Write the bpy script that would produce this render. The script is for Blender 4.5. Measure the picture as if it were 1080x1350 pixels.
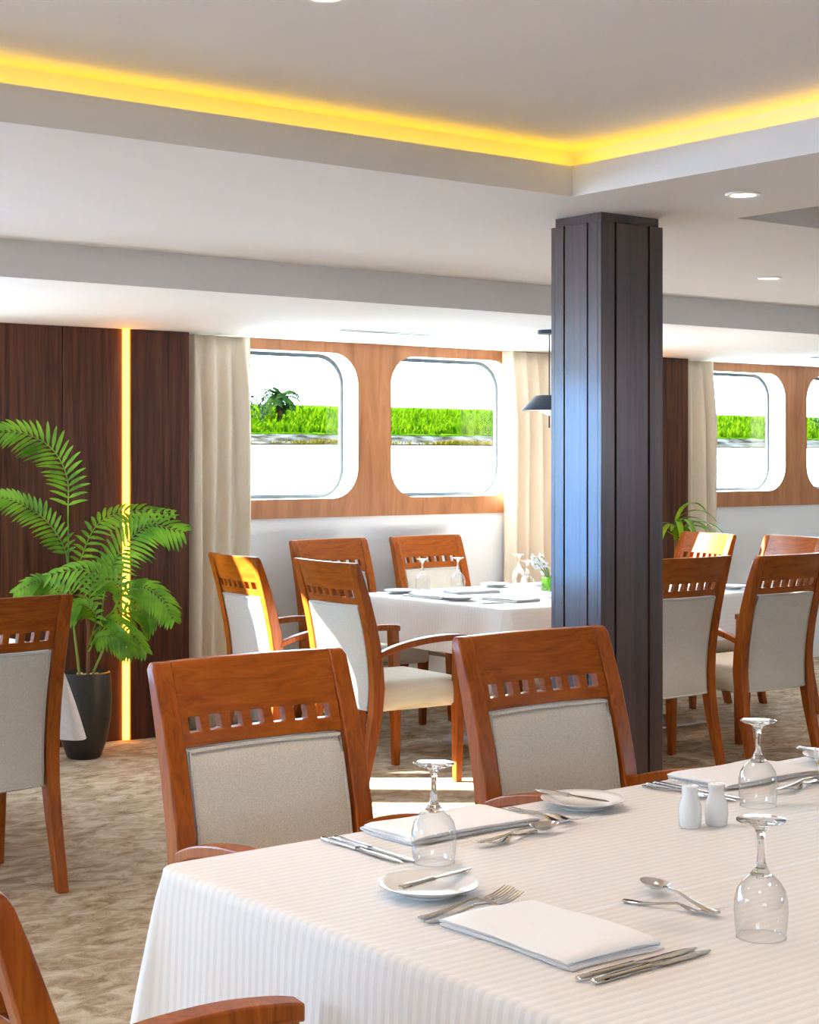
import bpy, bmesh, math, random
from mathutils import Vector, Matrix

for o in list(bpy.data.objects):
    bpy.data.objects.remove(o)
scene = bpy.context.scene
COL = scene.collection
PI = math.pi
rnd = random.Random(7)

# ------------------------------------------------------------------ camera
EYE = 1.45
FPX = 2209.0
VIEW = math.radians(52.22)
cam_data = bpy.data.cameras.new('camera')
cam = bpy.data.objects.new('camera', cam_data)
COL.objects.link(cam)
cam.location = (0, 0, EYE)
cam.rotation_euler = (PI / 2, 0, VIEW - PI / 2)
cam_data.sensor_fit = 'HORIZONTAL'
cam_data.sensor_width = 36
cam_data.lens = FPX / 1080 * 36
cam_data.shift_y = -70 / 1080
cam_data.clip_start = 0.05
cam_data.clip_end = 2000
scene.camera = cam

# ------------------------------------------------------------------ light
SKY = 24.0
world = bpy.data.worlds.new('sky')
scene.world = world
world.use_nodes = True
bgn = world.node_tree.nodes['Background']
bgn.inputs[0].default_value = (0.55, 0.78, 1.0, 1)
bgn.inputs[1].default_value = SKY

sun_data = bpy.data.lights.new('sun', 'SUN')
sun_data.energy = 75
sun_data.angle = math.radians(0.7)
sun_data.color = (1.0, 0.93, 0.80)
sun = bpy.data.objects.new('sun', sun_data)
COL.objects.link(sun)
sun.location = (-20, 40, 30)
sun.rotation_euler = Vector((1.2, -1.0, -0.72)).to_track_quat('-Z', 'Y').to_euler()
DOWNLIGHT_W = 60

vs = scene.view_settings
vs.view_transform = 'Standard'
vs.look = 'None'
vs.exposure = 0.20
vs.gamma = 1.0
vs.use_curve_mapping = False

# ------------------------------------------------------------------ materials
def new_mat(name):
    m = bpy.data.materials.new(name)
    m.use_nodes = True
    nt = m.node_tree
    return m, nt, nt.nodes, nt.links, nt.nodes['Principled BSDF']

def plain(name, col, rough=0.5, metal=0.0, spec=0.5, sheen=0.0):
    m, nt, N, L, b = new_mat(name)
    b.inputs['Base Color'].default_value = (*col, 1)
    b.inputs['Roughness'].default_value = rough
    b.inputs['Metallic'].default_value = metal
    b.inputs['Specular IOR Level'].default_value = spec
    if sheen:
        b.inputs['Sheen Weight'].default_value = sheen
    return m

def ramp(N, stops):
    r = N.new('ShaderNodeValToRGB')
    e = r.color_ramp.elements
    e[0].position, e[0].color = stops[0][0], (*stops[0][1], 1)
    e[1].position, e[1].color = stops[-1][0], (*stops[-1][1], 1)
    for p, c in stops[1:-1]:
        k = e.new(p)
        k.color = (*c, 1)
    return r

def wood(name, dark, light, rough=0.35, scale=(30, 30, 2.2), coat=0.0, spec=0.5, detail=6, dist=1.2):
    m, nt, N, L, b = new_mat(name)
    tc = N.new('ShaderNodeTexCoord')
    mp = N.new('ShaderNodeMapping')
    mp.inputs['Scale'].default_value = scale
    L.new(tc.outputs['Object'], mp.inputs['Vector'])
    n1 = N.new('ShaderNodeTexNoise')
    n1.inputs['Scale'].default_value = 1.0
    n1.inputs['Detail'].default_value = detail
    n1.inputs['Roughness'].default_value = 0.62
    n1.inputs['Distortion'].default_value = dist
    L.new(mp.outputs['Vector'], n1.inputs['Vector'])
    r = ramp(N, [(0.3, dark), (0.5, tuple((a + c) / 2 for a, c in zip(dark, light))), (0.72, light)])
    L.new(n1.outputs['Fac'], r.inputs['Fac'])
    L.new(r.outputs['Color'], b.inputs['Base Color'])
    b.inputs['Roughness'].default_value = rough
    b.inputs['Specular IOR Level'].default_value = spec
    b.inputs['Coat Weight'].default_value = coat
    b.inputs['Coat Roughness'].default_value = 0.12
    bp = N.new('ShaderNodeBump')
    bp.inputs['Strength'].default_value = 0.06
    bp.inputs['Distance'].default_value = 0.002
    L.new(n1.outputs['Fac'], bp.inputs['Height'])
    L.new(bp.outputs['Normal'], b.inputs['Normal'])
    return m

def emit(name, col, strength):
    m, nt, N, L, b = new_mat(name)
    b.inputs['Base Color'].default_value = (*col, 1)
    b.inputs['Emission Color'].default_value = (*col, 1)
    b.inputs['Emission Strength'].default_value = strength
    return m

def fabric(name, col, col2, scale=420, rough=0.85, bump=0.25, sheen=0.2):
    m, nt, N, L, b = new_mat(name)
    tc = N.new('ShaderNodeTexCoord')
    n = N.new('ShaderNodeTexNoise')
    n.inputs['Scale'].default_value = scale
    n.inputs['Detail'].default_value = 3
    L.new(tc.outputs['Object'], n.inputs['Vector'])
    r = ramp(N, [(0.35, col2), (0.65, col)])
    L.new(n.outputs['Fac'], r.inputs['Fac'])
    L.new(r.outputs['Color'], b.inputs['Base Color'])
    b.inputs['Roughness'].default_value = rough
    b.inputs['Sheen Weight'].default_value = sheen
    bp = N.new('ShaderNodeBump')
    bp.inputs['Strength'].default_value = bump
    bp.inputs['Distance'].default_value = 0.001
    L.new(n.outputs['Fac'], bp.inputs['Height'])
    L.new(bp.outputs['Normal'], b.inputs['Normal'])
    return m

def carpet_mat():
    m, nt, N, L, b = new_mat('carpet')
    tc = N.new('ShaderNodeTexCoord')
    mp = N.new('ShaderNodeMapping')
    mp.inputs['Scale'].default_value = (5.5, 9.0, 1)
    mp.inputs['Rotation'].default_value = (0, 0, math.radians(38))
    L.new(tc.outputs['Object'], mp.inputs['Vector'])
    n1 = N.new('ShaderNodeTexNoise')
    n1.inputs['Scale'].default_value = 1.6
    n1.inputs['Detail'].default_value = 8
    n1.inputs['Roughness'].default_value = 0.72
    n1.inputs['Distortion'].default_value = 0.8
    L.new(mp.outputs['Vector'], n1.inputs['Vector'])
    r = ramp(N, [(0.30, (0.20, 0.130, 0.072)), (0.46, (0.40, 0.295, 0.195)), (0.58, (0.55, 0.45, 0.33)), (0.75, (0.64, 0.56, 0.45))])
    L.new(n1.outputs['Fac'], r.inputs['Fac'])
    n2 = N.new('ShaderNodeTexNoise')
    n2.inputs['Scale'].default_value = 260
    n2.inputs['Detail'].default_value = 2
    L.new(tc.outputs['Object'], n2.inputs['Vector'])
    mx = N.new('ShaderNodeMix')
    mx.data_type = 'RGBA'
    mx.blend_type = 'MULTIPLY'
    mx.inputs['Factor'].default_value = 0.5
    r2 = ramp(N, [(0.35, (0.55, 0.55, 0.55)), (0.6, (1, 1, 1))])
    L.new(n2.outputs['Fac'], r2.inputs['Fac'])
    L.new(r.outputs['Color'], mx.inputs['A'])
    L.new(r2.outputs['Color'], mx.inputs['B'])
    L.new(mx.outputs['Result'], b.inputs['Base Color'])
    b.inputs['Roughness'].default_value = 0.95
    b.inputs['Specular IOR Level'].default_value = 0.1
    bp = N.new('ShaderNodeBump')
    bp.inputs['Strength'].default_value = 0.5
    bp.inputs['Distance'].default_value = 0.004
    L.new(n2.outputs['Fac'], bp.inputs['Height'])
    L.new(bp.outputs['Normal'], b.inputs['Normal'])
    return m

def cloth_mat(name, col, col2, period, stripe):
    m, nt, N, L, b = new_mat(name)
    uv = N.new('ShaderNodeUVMap')
    sep = N.new('ShaderNodeSeparateXYZ')
    L.new(uv.outputs['UV'], sep.inputs['Vector'])
    mul = N.new('ShaderNodeMath'); mul.operation = 'MULTIPLY'
    mul.inputs[1].default_value = 2 * PI / period
    L.new(sep.outputs['Y'], mul.inputs[0])
    sn = N.new('ShaderNodeMath'); sn.operation = 'SINE'
    L.new(mul.outputs[0], sn.inputs[0])
    mr = N.new('ShaderNodeMapRange')
    mr.inputs['From Min'].default_value = -0.35
    mr.inputs['From Max'].default_value = 0.35
    L.new(sn.outputs[0], mr.inputs['Value'])
    mx = N.new('ShaderNodeMix'); mx.data_type = 'RGBA'
    mx.inputs['A'].default_value = (*col, 1)
    mx.inputs['B'].default_value = (*col2, 1)
    L.new(mr.outputs['Result'], mx.inputs['Factor'])
    L.new(mx.outputs['Result'], b.inputs['Base Color'])
    r = N.new('ShaderNodeMapRange')
    r.inputs['To Min'].default_value = 0.85
    r.inputs['To Max'].default_value = 0.85 - 0.4 * stripe
    L.new(mr.outputs['Result'], r.inputs['Value'])
    L.new(r.outputs['Result'], b.inputs['Roughness'])
    b.inputs['Sheen Weight'].default_value = 0.15
    b.inputs['Specular IOR Level'].default_value = 0.3
    bp = N.new('ShaderNodeBump')
    bp.inputs['Strength'].default_value = 0.35 * stripe
    bp.inputs['Distance'].default_value = 0.002
    L.new(mr.outputs['Result'], bp.inputs['Height'])
    L.new(bp.outputs['Normal'], b.inputs['Normal'])
    return m

def thin_glass(name, tint=(1, 1, 1), refl=0.08, edge=0.5, power=0.5):
    """clear thin sheet: transparent with reflection rising towards grazing angles"""
    m, nt, N, L, b = new_mat(name)
    N.remove(b)
    tr = N.new('ShaderNodeBsdfTransparent'); tr.inputs[0].default_value = (*tint, 1)
    gl = N.new('ShaderNodeBsdfGlossy'); gl.inputs['Roughness'].default_value = 0.02
    lw = N.new('ShaderNodeLayerWeight'); lw.inputs['Blend'].default_value = power
    mr = N.new('ShaderNodeMapRange')
    mr.inputs['To Min'].default_value = refl
    mr.inputs['To Max'].default_value = edge
    L.new(lw.outputs['Facing'], mr.inputs['Value'])
    mx = N.new('ShaderNodeMixShader')
    L.new(mr.outputs['Result'], mx.inputs['Fac'])
    L.new(tr.outputs[0], mx.inputs[1])
    L.new(gl.outputs[0], mx.inputs[2])
    L.new(mx.outputs[0], nt.nodes['Material Output'].inputs['Surface'])
    return m

def solid_glass(name, col=(1, 1, 1), rough=0.0):
    m, nt, N, L, b = new_mat(name)
    b.inputs['Base Color'].default_value = (*col, 1)
    b.inputs['Transmission Weight'].default_value = 1.0
    b.inputs['Roughness'].default_value = rough
    b.inputs['IOR'].default_value = 1.48
    return m

def leaf_mat(name, col, col2, scale=9, trans=0.35, spec=0.5):
    m, nt, N, L, b = new_mat(name)
    tc = N.new('ShaderNodeTexCoord')
    n = N.new('ShaderNodeTexNoise'); n.inputs['Scale'].default_value = scale
    L.new(tc.outputs['Object'], n.inputs['Vector'])
    r = ramp(N, [(0.35, col), (0.65, col2)])
    L.new(n.outputs['Fac'], r.inputs['Fac'])
    L.new(r.outputs['Color'], b.inputs['Base Color'])
    b.inputs['Roughness'].default_value = 0.42
    b.inputs['Specular IOR Level'].default_value = spec
    tl = N.new('ShaderNodeBsdfTranslucent')
    L.new(r.outputs['Color'], tl.inputs['Color'])
    mx = N.new('ShaderNodeMixShader'); mx.inputs['Fac'].default_value = trans
    L.new(b.outputs[0], mx.inputs[1]); L.new(tl.outputs[0], mx.inputs[2])
    L.new(mx.outputs[0], nt.nodes['Material Output'].inputs['Surface'])
    return m

M = {}
M['carpet'] = carpet_mat()
M['ceiling'] = plain('ceiling_paint', (0.80, 0.80, 0.82), 0.75)
M['wall'] = plain('wall_paint', (0.80, 0.80, 0.82), 0.7)
M['reveal'] = plain('reveal_paint', (0.85, 0.76, 0.62), 0.55)
M['trim'] = wood('honey_veneer', (0.30, 0.105, 0.035), (0.50, 0.21, 0.085), 0.42, (9, 9, 1.2), dist=2.0)
M['dark'] = wood('dark_walnut', (0.024, 0.009, 0.006), (0.150, 0.052, 0.028), 0.42, (26, 26, 1.0), spec=0.2)
M['pillar'] = wood('ebony_stain', (0.020, 0.009, 0.008), (0.075, 0.034, 0.028), 0.32, (34, 34, 0.9), coat=0.58)
M['groove'] = plain('groove_black', (0.006, 0.005, 0.005), 0.8)
M['chair'] = wood('cherry_wood', (0.185, 0.033, 0.002), (0.40, 0.098, 0.007), 0.36, (5, 40, 40), coat=0.05, spec=0.3)
M['post'] = wood('cherry_wood_upright', (0.185, 0.033, 0.002), (0.40, 0.098, 0.007), 0.36, (40, 40, 3.5), coat=0.05, spec=0.3)
M['pad'] = fabric('woven_upholstery', (0.64, 0.59, 0.52), (0.47, 0.43, 0.37))
M['piping'] = fabric('piping', (0.60, 0.56, 0.50), (0.42, 0.39, 0.35))
M['seat'] = fabric('seat_upholstery', (0.80, 0.72, 0.59), (0.68, 0.60, 0.48))
M['curtain'] = fabric('curtain', (0.84, 0.72, 0.56), (0.79, 0.66, 0.51), 300, 0.9, 0.1)
M['cloth'] = cloth_mat('striped_damask', (0.82, 0.785, 0.76), (0.735, 0.70, 0.68), 0.0205, 1.0)
M['cloth2'] = cloth_mat('plain_damask', (0.86, 0.86, 0.87), (0.83, 0.83, 0.845), 0.0205, 0.2)
M['napkin'] = fabric('napkin_linen', (0.90, 0.89, 0.89), (0.84, 0.83, 0.84), 700, 0.9, 0.15)
M['china'] = plain('white_china', (0.86, 0.86, 0.86), 0.12)
M['steel'] = plain('polished_steel', (0.72, 0.70, 0.69), 0.13, 1.0)
M['brushed'] = plain('brushed_steel', (0.55, 0.55, 0.56), 0.3, 1.0)
M['bowl'] = thin_glass('goblet_thin_glass', (0.985, 0.99, 0.99), 0.03, 0.8, 0.33)
M['stemglass'] = solid_glass('goblet_solid_glass')
M['pane'] = thin_glass('window_glass', (0.97, 0.985, 0.98), 0.0, 0.035, 0.3)
M['gasket'] = plain('window_gasket', (0.035, 0.055, 0.09), 0.4)
M['pot'] = plain('black_pot', (0.018, 0.018, 0.02), 0.42)
M['soil'] = plain('pot_soil', (0.06, 0.04, 0.025), 0.9)
M['pebble'] = plain('pale_pebble', (0.78, 0.60, 0.30), 0.6)
M['palm'] = leaf_mat('palm_leaf', (0.065, 0.23, 0.008), (0.21, 0.47, 0.018))
M['cane'] = plain('palm_cane', (0.22, 0.33, 0.06), 0.5)
M['trunk'] = plain('cane_brown', (0.20, 0.07, 0.025), 0.6)
M['lampmetal'] = plain('lamp_navy_metal', (0.030, 0.050, 0.085), 0.35, 0.3)
M['diffuser'] = plain('lamp_opal', (0.85, 0.87, 0.9), 0.4)
M['ring'] = plain('downlight_ring', (0.82, 0.80, 0.78), 0.35)
M['lens'] = emit('downlight_lens', (1.0, 0.86, 0.66), 9)
M['cove'] = emit('cove_led', (1.0, 0.58, 0.002), 5)
M['wallled'] = emit('wall_led', (1.0, 0.33, 0.02), 17)
M['vent'] = plain('vent_dark', (0.10, 0.12, 0.16), 0.6)
M['vase'] = solid_glass('green_vase_glass', (0.50, 0.88, 0.22), 0.2)
M['petal'] = leaf_mat('white_petal', (0.86, 0.86, 0.88), (0.92, 0.92, 0.92), 20, 0.3)
M['yolk'] = plain('flower_centre', (0.75, 0.55, 0.1), 0.6)
M['stem'] = plain('flower_stem', (0.12, 0.28, 0.05), 0.5)
M['navy'] = plain('navy_fabric', (0.015, 0.03, 0.09), 0.7)
M['crop'] = leaf_mat('crop_leaf', (0.004, 0.018, 0.0003), (0.044, 0.072, 0.0012), 1.3, 0.25, 0.0)
M['bank'] = None
M['water'] = None

def ground_mat(name, stops, scale, rough=0.9):
    m, nt, N, L, b = new_mat(name)
    tc = N.new('ShaderNodeTexCoord')
    mp = N.new('ShaderNodeMapping'); mp.inputs['Scale'].default_value = scale
    L.new(tc.outputs['Object'], mp.inputs['Vector'])
    n = N.new('ShaderNodeTexNoise'); n.inputs['Scale'].default_value = 1
    n.inputs['Detail'].default_value = 6
    L.new(mp.outputs['Vector'], n.inputs['Vector'])
    r = ramp(N, stops)
    L.new(n.outputs['Fac'], r.inputs['Fac'])
    L.new(r.outputs['Color'], b.inputs['Base Color'])
    b.inputs['Roughness'].default_value = rough
    b.inputs['Specular IOR Level'].default_value = 0.0
    return m
M['bank'] = ground_mat('bank_stone', [(0.35, (0.012, 0.009, 0.006)), (0.5, (0.034, 0.028, 0.022)), (0.65, (0.055, 0.050, 0.044))], (0.6, 0.6, 3.0))
M['mud'] = ground_mat('bank_mud', [(0.4, (0.010, 0.006, 0.002)), (0.6, (0.028, 0.018, 0.009))], (0.3, 0.6, 2))
M['water'] = plain('river_water', (0.30, 0.33, 0.34), 0.25)

# ------------------------------------------------------------------ mesh helpers
class MB:
    def __init__(self):
        self.v, self.f, self.uv = [], [], None
    def add(self, verts, faces):
        o = len(self.v)
        self.v.extend(tuple(p) for p in verts)
        self.f.extend(tuple(i + o for i in fc) for fc in faces)
        return self
    def box(self, x0, x1, y0, y1, z0, z1):
        return self.add([(x0, y0, z0), (x1, y0, z0), (x1, y1, z0), (x0, y1, z0), (x0, y0, z1), (x1, y0, z1), (x1, y1, z1), (x0, y1, z1)],
                        [(3, 2, 1, 0), (4, 5, 6, 7), (0, 1, 5, 4), (1, 2, 6, 5), (2, 3, 7, 6), (3, 0, 4, 7)])
    def loft(self, rings, cap=True, closed=True):
        n = len(rings[0]); vs = [p for r in rings for p in r]; fs = []
        for i in range(len(rings) - 1):
            for j in range(n if closed else n - 1):
                k = (j + 1) % n
                fs.append((i * n + j, i * n + k, (i + 1) * n + k, (i + 1) * n + j))
        if cap:
            fs.append(tuple(range(n - 1, -1, -1)))
            fs.append(tuple((len(rings) - 1) * n + j for j in range(n)))
        return self.add(vs, fs)
    def lathe(self, prof, n=32, c=(0, 0, 0), cap=True):
        return self.loft([[(c[0] + r * math.cos(2 * PI * j / n), c[1] + r * math.sin(2 * PI * j / n), c[2] + z) for j in range(n)] for r, z in prof], cap)
    def tube(self, pts, rad, n=8, cap=True):
        pts = [Vector(p) for p in pts]
        rings = []
        up = Vector((0, 0, 1))
        for i, p in enumerate(pts):
            d = (pts[min(i + 1, len(pts) - 1)] - pts[max(i - 1, 0)]).normalized()
            u = up if abs(d.dot(up)) < 0.95 else Vector((1, 0, 0))
            a = d.cross(u).normalized(); b = d.cross(a).normalized()
            r = rad[i] if isinstance(rad, (list, tuple)) else rad
            rings.append([p + (a * math.cos(2 * PI * j / n) + b * math.sin(2 * PI * j / n)) * r for j in range(n)])
        return self.loft(rings, cap)
    def mesh(self, name, smooth=True):
        me = bpy.data.meshes.new(name)
        me.from_pydata(self.v, [], self.f)
        bm = bmesh.new(); bm.from_mesh(me)
        bmesh.ops.recalc_face_normals(bm, faces=bm.faces)
        bm.to_mesh(me); bm.free()
        if smooth:
            me.polygons.foreach_set('use_smooth', [True] * len(me.polygons))
        return me
    def build(self, name, mat, parent=None, smooth=True, bevel=0, angle=40, seg=2):
        me = self.mesh(name, smooth)
        return link(name, me, mat, parent, bevel, angle, seg, smooth)

def link(name, me, mat, parent=None, bevel=0, angle=40, seg=2, smooth=True):
    me.materials.append(mat)
    o = bpy.data.objects.new(name, me)
    COL.objects.link(o)
    if parent is not None:
        o.parent = parent
    if smooth:
        me.set_sharp_from_angle(angle=math.radians(angle))
    if bevel:
        b = o.modifiers.new('bevel', 'BEVEL')
        b.width = bevel; b.segments = seg; b.limit_method = 'ANGLE'; b.angle_limit = math.radians(35)
    return o

def tag(o, label, cat, group=None):
    o['label'] = label
    o['category'] = cat
    if group:
        o['group'] = group
    return o

def struct(o, label=None):
    o['kind'] = 'structure'
    if label:
        o['label'] = label
    return o

def empty(name, loc=(0, 0, 0), rz=0):
    o = bpy.data.objects.new(name, None)
    o.empty_display_size = 0.1
    COL.objects.link(o)
    o.location = loc
    o.rotation_euler = (0, 0, rz)
    return o

def copy_tree(o, parent=None):
    c = o.copy()
    COL.objects.link(c)
    c.parent = parent
    for ch in list(o.children):
        copy_tree(ch, c)
    return c

class Proto:
    """first use places the built thing itself, later uses place copies of it and its parts"""
    def __init__(self, root):
        self.root, self.used = root, False
    def put(self, loc, rz, label, cat, group):
        o = copy_tree(self.root) if self.used else self.root
        self.used = True
        o.location = loc
        o.rotation_euler = (0, 0, rz)
        return tag(o, label, cat, group)

def lerp(tab, x):
    if x <= tab[0][0]:
        return tab[0][1]
    for (a, p), (b, q) in zip(tab, tab[1:]):
        if x <= b:
            return p + (q - p) * (x - a) / (b - a)
    return tab[-1][1]

def smooth_pts(pts, n=8):
    """Catmull-Rom through points"""
    P = [Vector(p) for p in pts]
    P = [P[0] * 2 - P[1]] + P + [P[-1] * 2 - P[-2]]
    out = []
    for i in range(1, len(P) - 2):
        for k in range(n):
            t = k / n
            a, b, c, d = P[i - 1], P[i], P[i + 1], P[i + 2]
            out.append(0.5 * ((2 * b) + (c - a) * t + (2 * a - 5 * b + 4 * c - d) * t * t + (3 * b - a - 3 * c + d) * t ** 3))
    out.append(P[-2])
    return out

# ------------------------------------------------------------------ the setting
XW, XE, YS, YN = -3.4, 13.4, -3.4, 7.86        # room limits; YN = inner face of the window wall
ZM, ZL = 2.26, 2.12                            # main ceiling, low ceiling by the windows
ZR = 2.422                                     # raised tray ceiling
BEAM = 5.785

fl = struct(MB().box(XW - .2, XE + .2, YS - .2, YN + .2, -0.1, 0).build('floor', M['carpet'], smooth=False), 'mottled beige and brown carpet')

# ceiling: slab around two trays, dropped part along the windows
trays = [(-2.2, 3.567, 1.985, 3.78), (4.326, 9.6, 1.985, 3.78)]
cb = MB()
TOP = 2.342
y0, y1 = 1.985, 3.78
cb.box(XW - .2, XE + .2, YS - .2, y0, ZM, TOP)
cb.box(XW - .2, XE + .2, y1, BEAM, ZM, TOP)
xs = [XW - .2] + [t for tr in trays for t in tr[:2]] + [XE + .2]
for a, b in ((xs[0], xs[1]), (xs[2], xs[3]), (xs[4], xs[5])):
    cb.box(a, b, y0, y1, ZM, TOP)
ceil = struct(cb.build('ceiling', M['ceiling'], smooth=False), 'white main ceiling')
lowc = MB().box(XW - .2, XE + .2, BEAM, YN + .2, ZL, TOP).build('dropped_ceiling', M['ceiling'], ceil, smooth=False)
PK = 0.105
for (a, b, c, d) in trays:
    lip = MB()
    for q in ((a - .02, a - .008, c - .02, d + .02), (b + .008, b + .02, c - .02, d + .02), (a - .02, b + .02, c - .02, c - .008), (a - .02, b + .02, d + .008, d + .02)):
        lip.box(q[0], q[1], q[2], q[3], TOP, 2.356)
    lip.build('cove_lip', M['ceiling'], ceil, smooth=False)
    t = MB()
    t.box(a - PK - .03, a - PK, c - PK - .03, d + PK + .03, TOP, ZR)
    t.box(b + PK, b + PK + .03, c - PK - .03, d + PK + .03, TOP, ZR)
    t.box(a - PK, b + PK, c - PK - .03, c - PK, TOP, ZR)
    t.box(a - PK, b + PK, d + PK, d + PK + .03, TOP, ZR)
    t.box(a - PK - .03, b + PK + .03, c - PK - .03, d + PK + .03, ZR, ZR + .04)
    t.build('tray', M['ceiling'], ceil, smooth=False)
for i, (a, b, c, d) in enumerate(trays[:1]):
    s = empty('cove_light_strip', ((a + b) / 2, (c + d) / 2, TOP))
    tag(s, ['yellow light strip hidden in the cove of the ceiling tray above the front table',
            'yellow light strip hidden in the cove of the ceiling tray right of the pillar'][i], 'light strip', 'cove light strips')
    hx, hy = (b - a) / 2, (d - c) / 2
    for q in ((-hx - .07, -hx - .05, -hy - .07, hy + .07), (hx + .05, hx + .07, -hy - .07, hy + .07), (-hx - .05, hx + .05, -hy - .07, -hy - .05), (-hx - .05, hx + .05, hy + .05, hy + .07)):
        MB().box(q[0], q[1], q[2], q[3], 0.0, .008).build('strip', M['cove'], s, smooth=False)

# walls -------------------------------------------------------------
PITCH = 3.795
WZ0, WZ1 = 1.224, 2.058                        # window opening heights
PAIR = 5.835                                   # centre of the pair of windows in view
HALF = [(-1.075, -0.121), (0.121, 1.075)]      # window extents from the pair centre
TRIMZ0 = 1.116
RV = 0.16
DX0, DX1 = -0.515, 0.465                      # unseen glazed door, added to the window wall for its blue light

def rrect(x0, x1, z0, z1, r, n=8):
    """rounded rectangle as list of (x,z,side points on the outer cell)"""
    pts = []
    for (cx, cz, a0) in ((x1 - r, z1 - r, 0), (x0 + r, z1 - r, 90), (x0 + r, z0 + r, 180), (x1 - r, z0 + r, 270)):
        for k in range(n + 1):
            a = math.radians(a0 + 90 * k / n)
            pts.append((cx + r * math.cos(a), cz + r * math.sin(a)))
    return pts

def cell_ring(x0, x1, z0, z1, r, X0, X1, Z0, Z1, n=8):
    inner = rrect(x0, x1, z0, z1, r, n)
    outer = []
    corners = [(X1, Z1), (X0, Z1), (X0, Z0), (X1, Z0)]
    for c in range(4):
        for k in range(n + 1):
            ix, iz = inner[c * (n + 1) + k]
            cx, cz = corners[c]
            first = k < n / 2
            if k == n / 2:
                outer.append((cx, cz))
            elif (c % 2 == 0) == first:
                outer.append((cx, iz))
            else:
                outer.append((ix, cz))
    return inner, outer

def window_wall(yf, sgn, idx0, centres, wall, pre):
    """yf = room-side face, sgn=+1 when the outside lies towards +y"""
    yo = yf + sgn * RV
    n_win = idx0
    for pc in centres:
        X0, X1 = pc - 1.24, pc + 1.24
        tm, rv = MB(), MB()
        for k, (a, b) in enumerate(HALF):
            cx0, cx1 = (X0, pc) if k == 0 else (pc, X1)
            inn, out = cell_ring(pc + a, pc + b, WZ0, WZ1, 0.175, cx0, cx1, TRIMZ0, ZL + .02)
            m = len(inn)
            tm.add([(x, yf, z) for x, z in inn] + [(x, yf, z) for x, z in out],
                   [(j, (j + 1) % m, m + (j + 1) % m, m + j) for j in range(m)])
            rv.add([(x, yf, z) for x, z in inn] + [(x, yo, z) for x, z in inn],
                   [(j, (j + 1) % m, m + (j + 1) % m, m + j) for j in range(m)])
            # the wall shell behind the veneer
            tm.add([(x, yo + sgn * .006, z) for x, z in inn] + [(x, yo + sgn * .006, z) for x, z in out],
                   [(j, (j + 1) % m, m + (j + 1) % m, m + j) for j in range(m)])
            n_win += 1
            w = struct(empty('window_%d' % n_win, (pc + (a + b) / 2, yo, (WZ0 + WZ1) / 2)), 'rounded rectangular boat window')
            hw, hh = (b - a) / 2, (WZ1 - WZ0) / 2
            i1 = rrect(-hw, hw, -hh, hh, .175)
            i2 = rrect(-hw + .022, hw - .022, -hh + .022, hh - .022, .155)
            fr = MB().loft([[(x, -sgn * .012, z) for x, z in i1], [(x, -sgn * .012, z) for x, z in i2], [(x, sgn * .005, z) for x, z in i2], [(x, sgn * .005, z) for x, z in i1], [(x, -sgn * .012, z) for x, z in i1]], cap=False)
            fr.build('window_frame', M['gasket'], w)
            pn = MB().loft([[(x, -.002, z) for x, z in i2], [(x, .002, z) for x, z in i2]])
            pn.build('window_pane', M['pane'], w, smooth=False)
        # closing edges of the trim board
        for (xa, xb, za, zb) in ((X0, X0, TRIMZ0, ZL + .02), (X1, X1, TRIMZ0, ZL + .02)):
            tm.add([(xa, yf, za), (xa, yo + sgn * .04, za), (xa, yo + sgn * .04, zb), (xa, yf, zb)], [(0, 1, 2, 3)])
        tm.add([(X0, yf, TRIMZ0), (X1, yf, TRIMZ0), (X1, yo + sgn * .04, TRIMZ0), (X0, yo + sgn * .04, TRIMZ0)], [(0, 1, 2, 3)])
        t = struct(tm.build('trim_%d' % (pre + 1 + centres.index(pc)), M['trim'], smooth=False), 'honey coloured wood board around a pair of windows')
        rv.build('window_reveal', M['reveal'], t)
    # wall mass: below the boards and between them
    yb0, yb1 = sorted((yf + sgn * .01, yo + sgn * .04))
    if sgn > 0:                                    # gap for the added glazed door left of the view
        wall.box(XW - .2, DX0, yb0, yb1, 0, TRIMZ0)
        wall.box(DX1, XE + .2, yb0, yb1, 0, TRIMZ0)
    else:
        wall.box(XW - .2, XE + .2, yb0, yb1, 0, TRIMZ0)
    edges = [XW - .2] + [e for pc in centres for e in (pc - 1.24, pc + 1.24)] + [XE + .2]
    for a, b in zip(edges[::2], edges[1::2]):
        if sgn > 0 and abs(b - DX1) < .01:
            continue
        if b > a:
            wall.box(a, b, yb0, yb1, TRIMZ0, ZL + .05)
    return n_win

centres = [PAIR - 2 * PITCH, PAIR - PITCH - .33, PAIR, PAIR + PITCH]
wf = MB()
nw = window_wall(YN, 1, 0, centres, wf, 0)
wall_far = struct(wf.build('wall_far', M['wall'], smooth=False), 'white wall below the windows')
wn = MB()
nw = window_wall(YS, -1, nw, [-1.755, 9.63], wn, 4)
wall_near = struct(wn.build('wall_near', M['dark'], smooth=False))
up = MB().box(XW - .2, XE + .2, YS - .21, YS - .0, ZL + .0, TOP)
up.build('wall_head', M['wall'], wall_near, smooth=False)
wl = MB()
wl.box(XW - .2, XW, YS, YN, 0, 1.25); wl.box(XW - .2, XW, YS, YN, 2.05, TOP)
LW = [(3.2, 4.7)]          # unseen end wall window, added to bring bluish light from the left
ed = [YS] + [e for q in LW for e in q] + [YN]
for a, b in zip(ed[::2], ed[1::2]):
    wl.box(XW - .2, XW, a, b, 1.25, 2.05)
struct(wl.build('wall_left', M['wall'], smooth=False))
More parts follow.
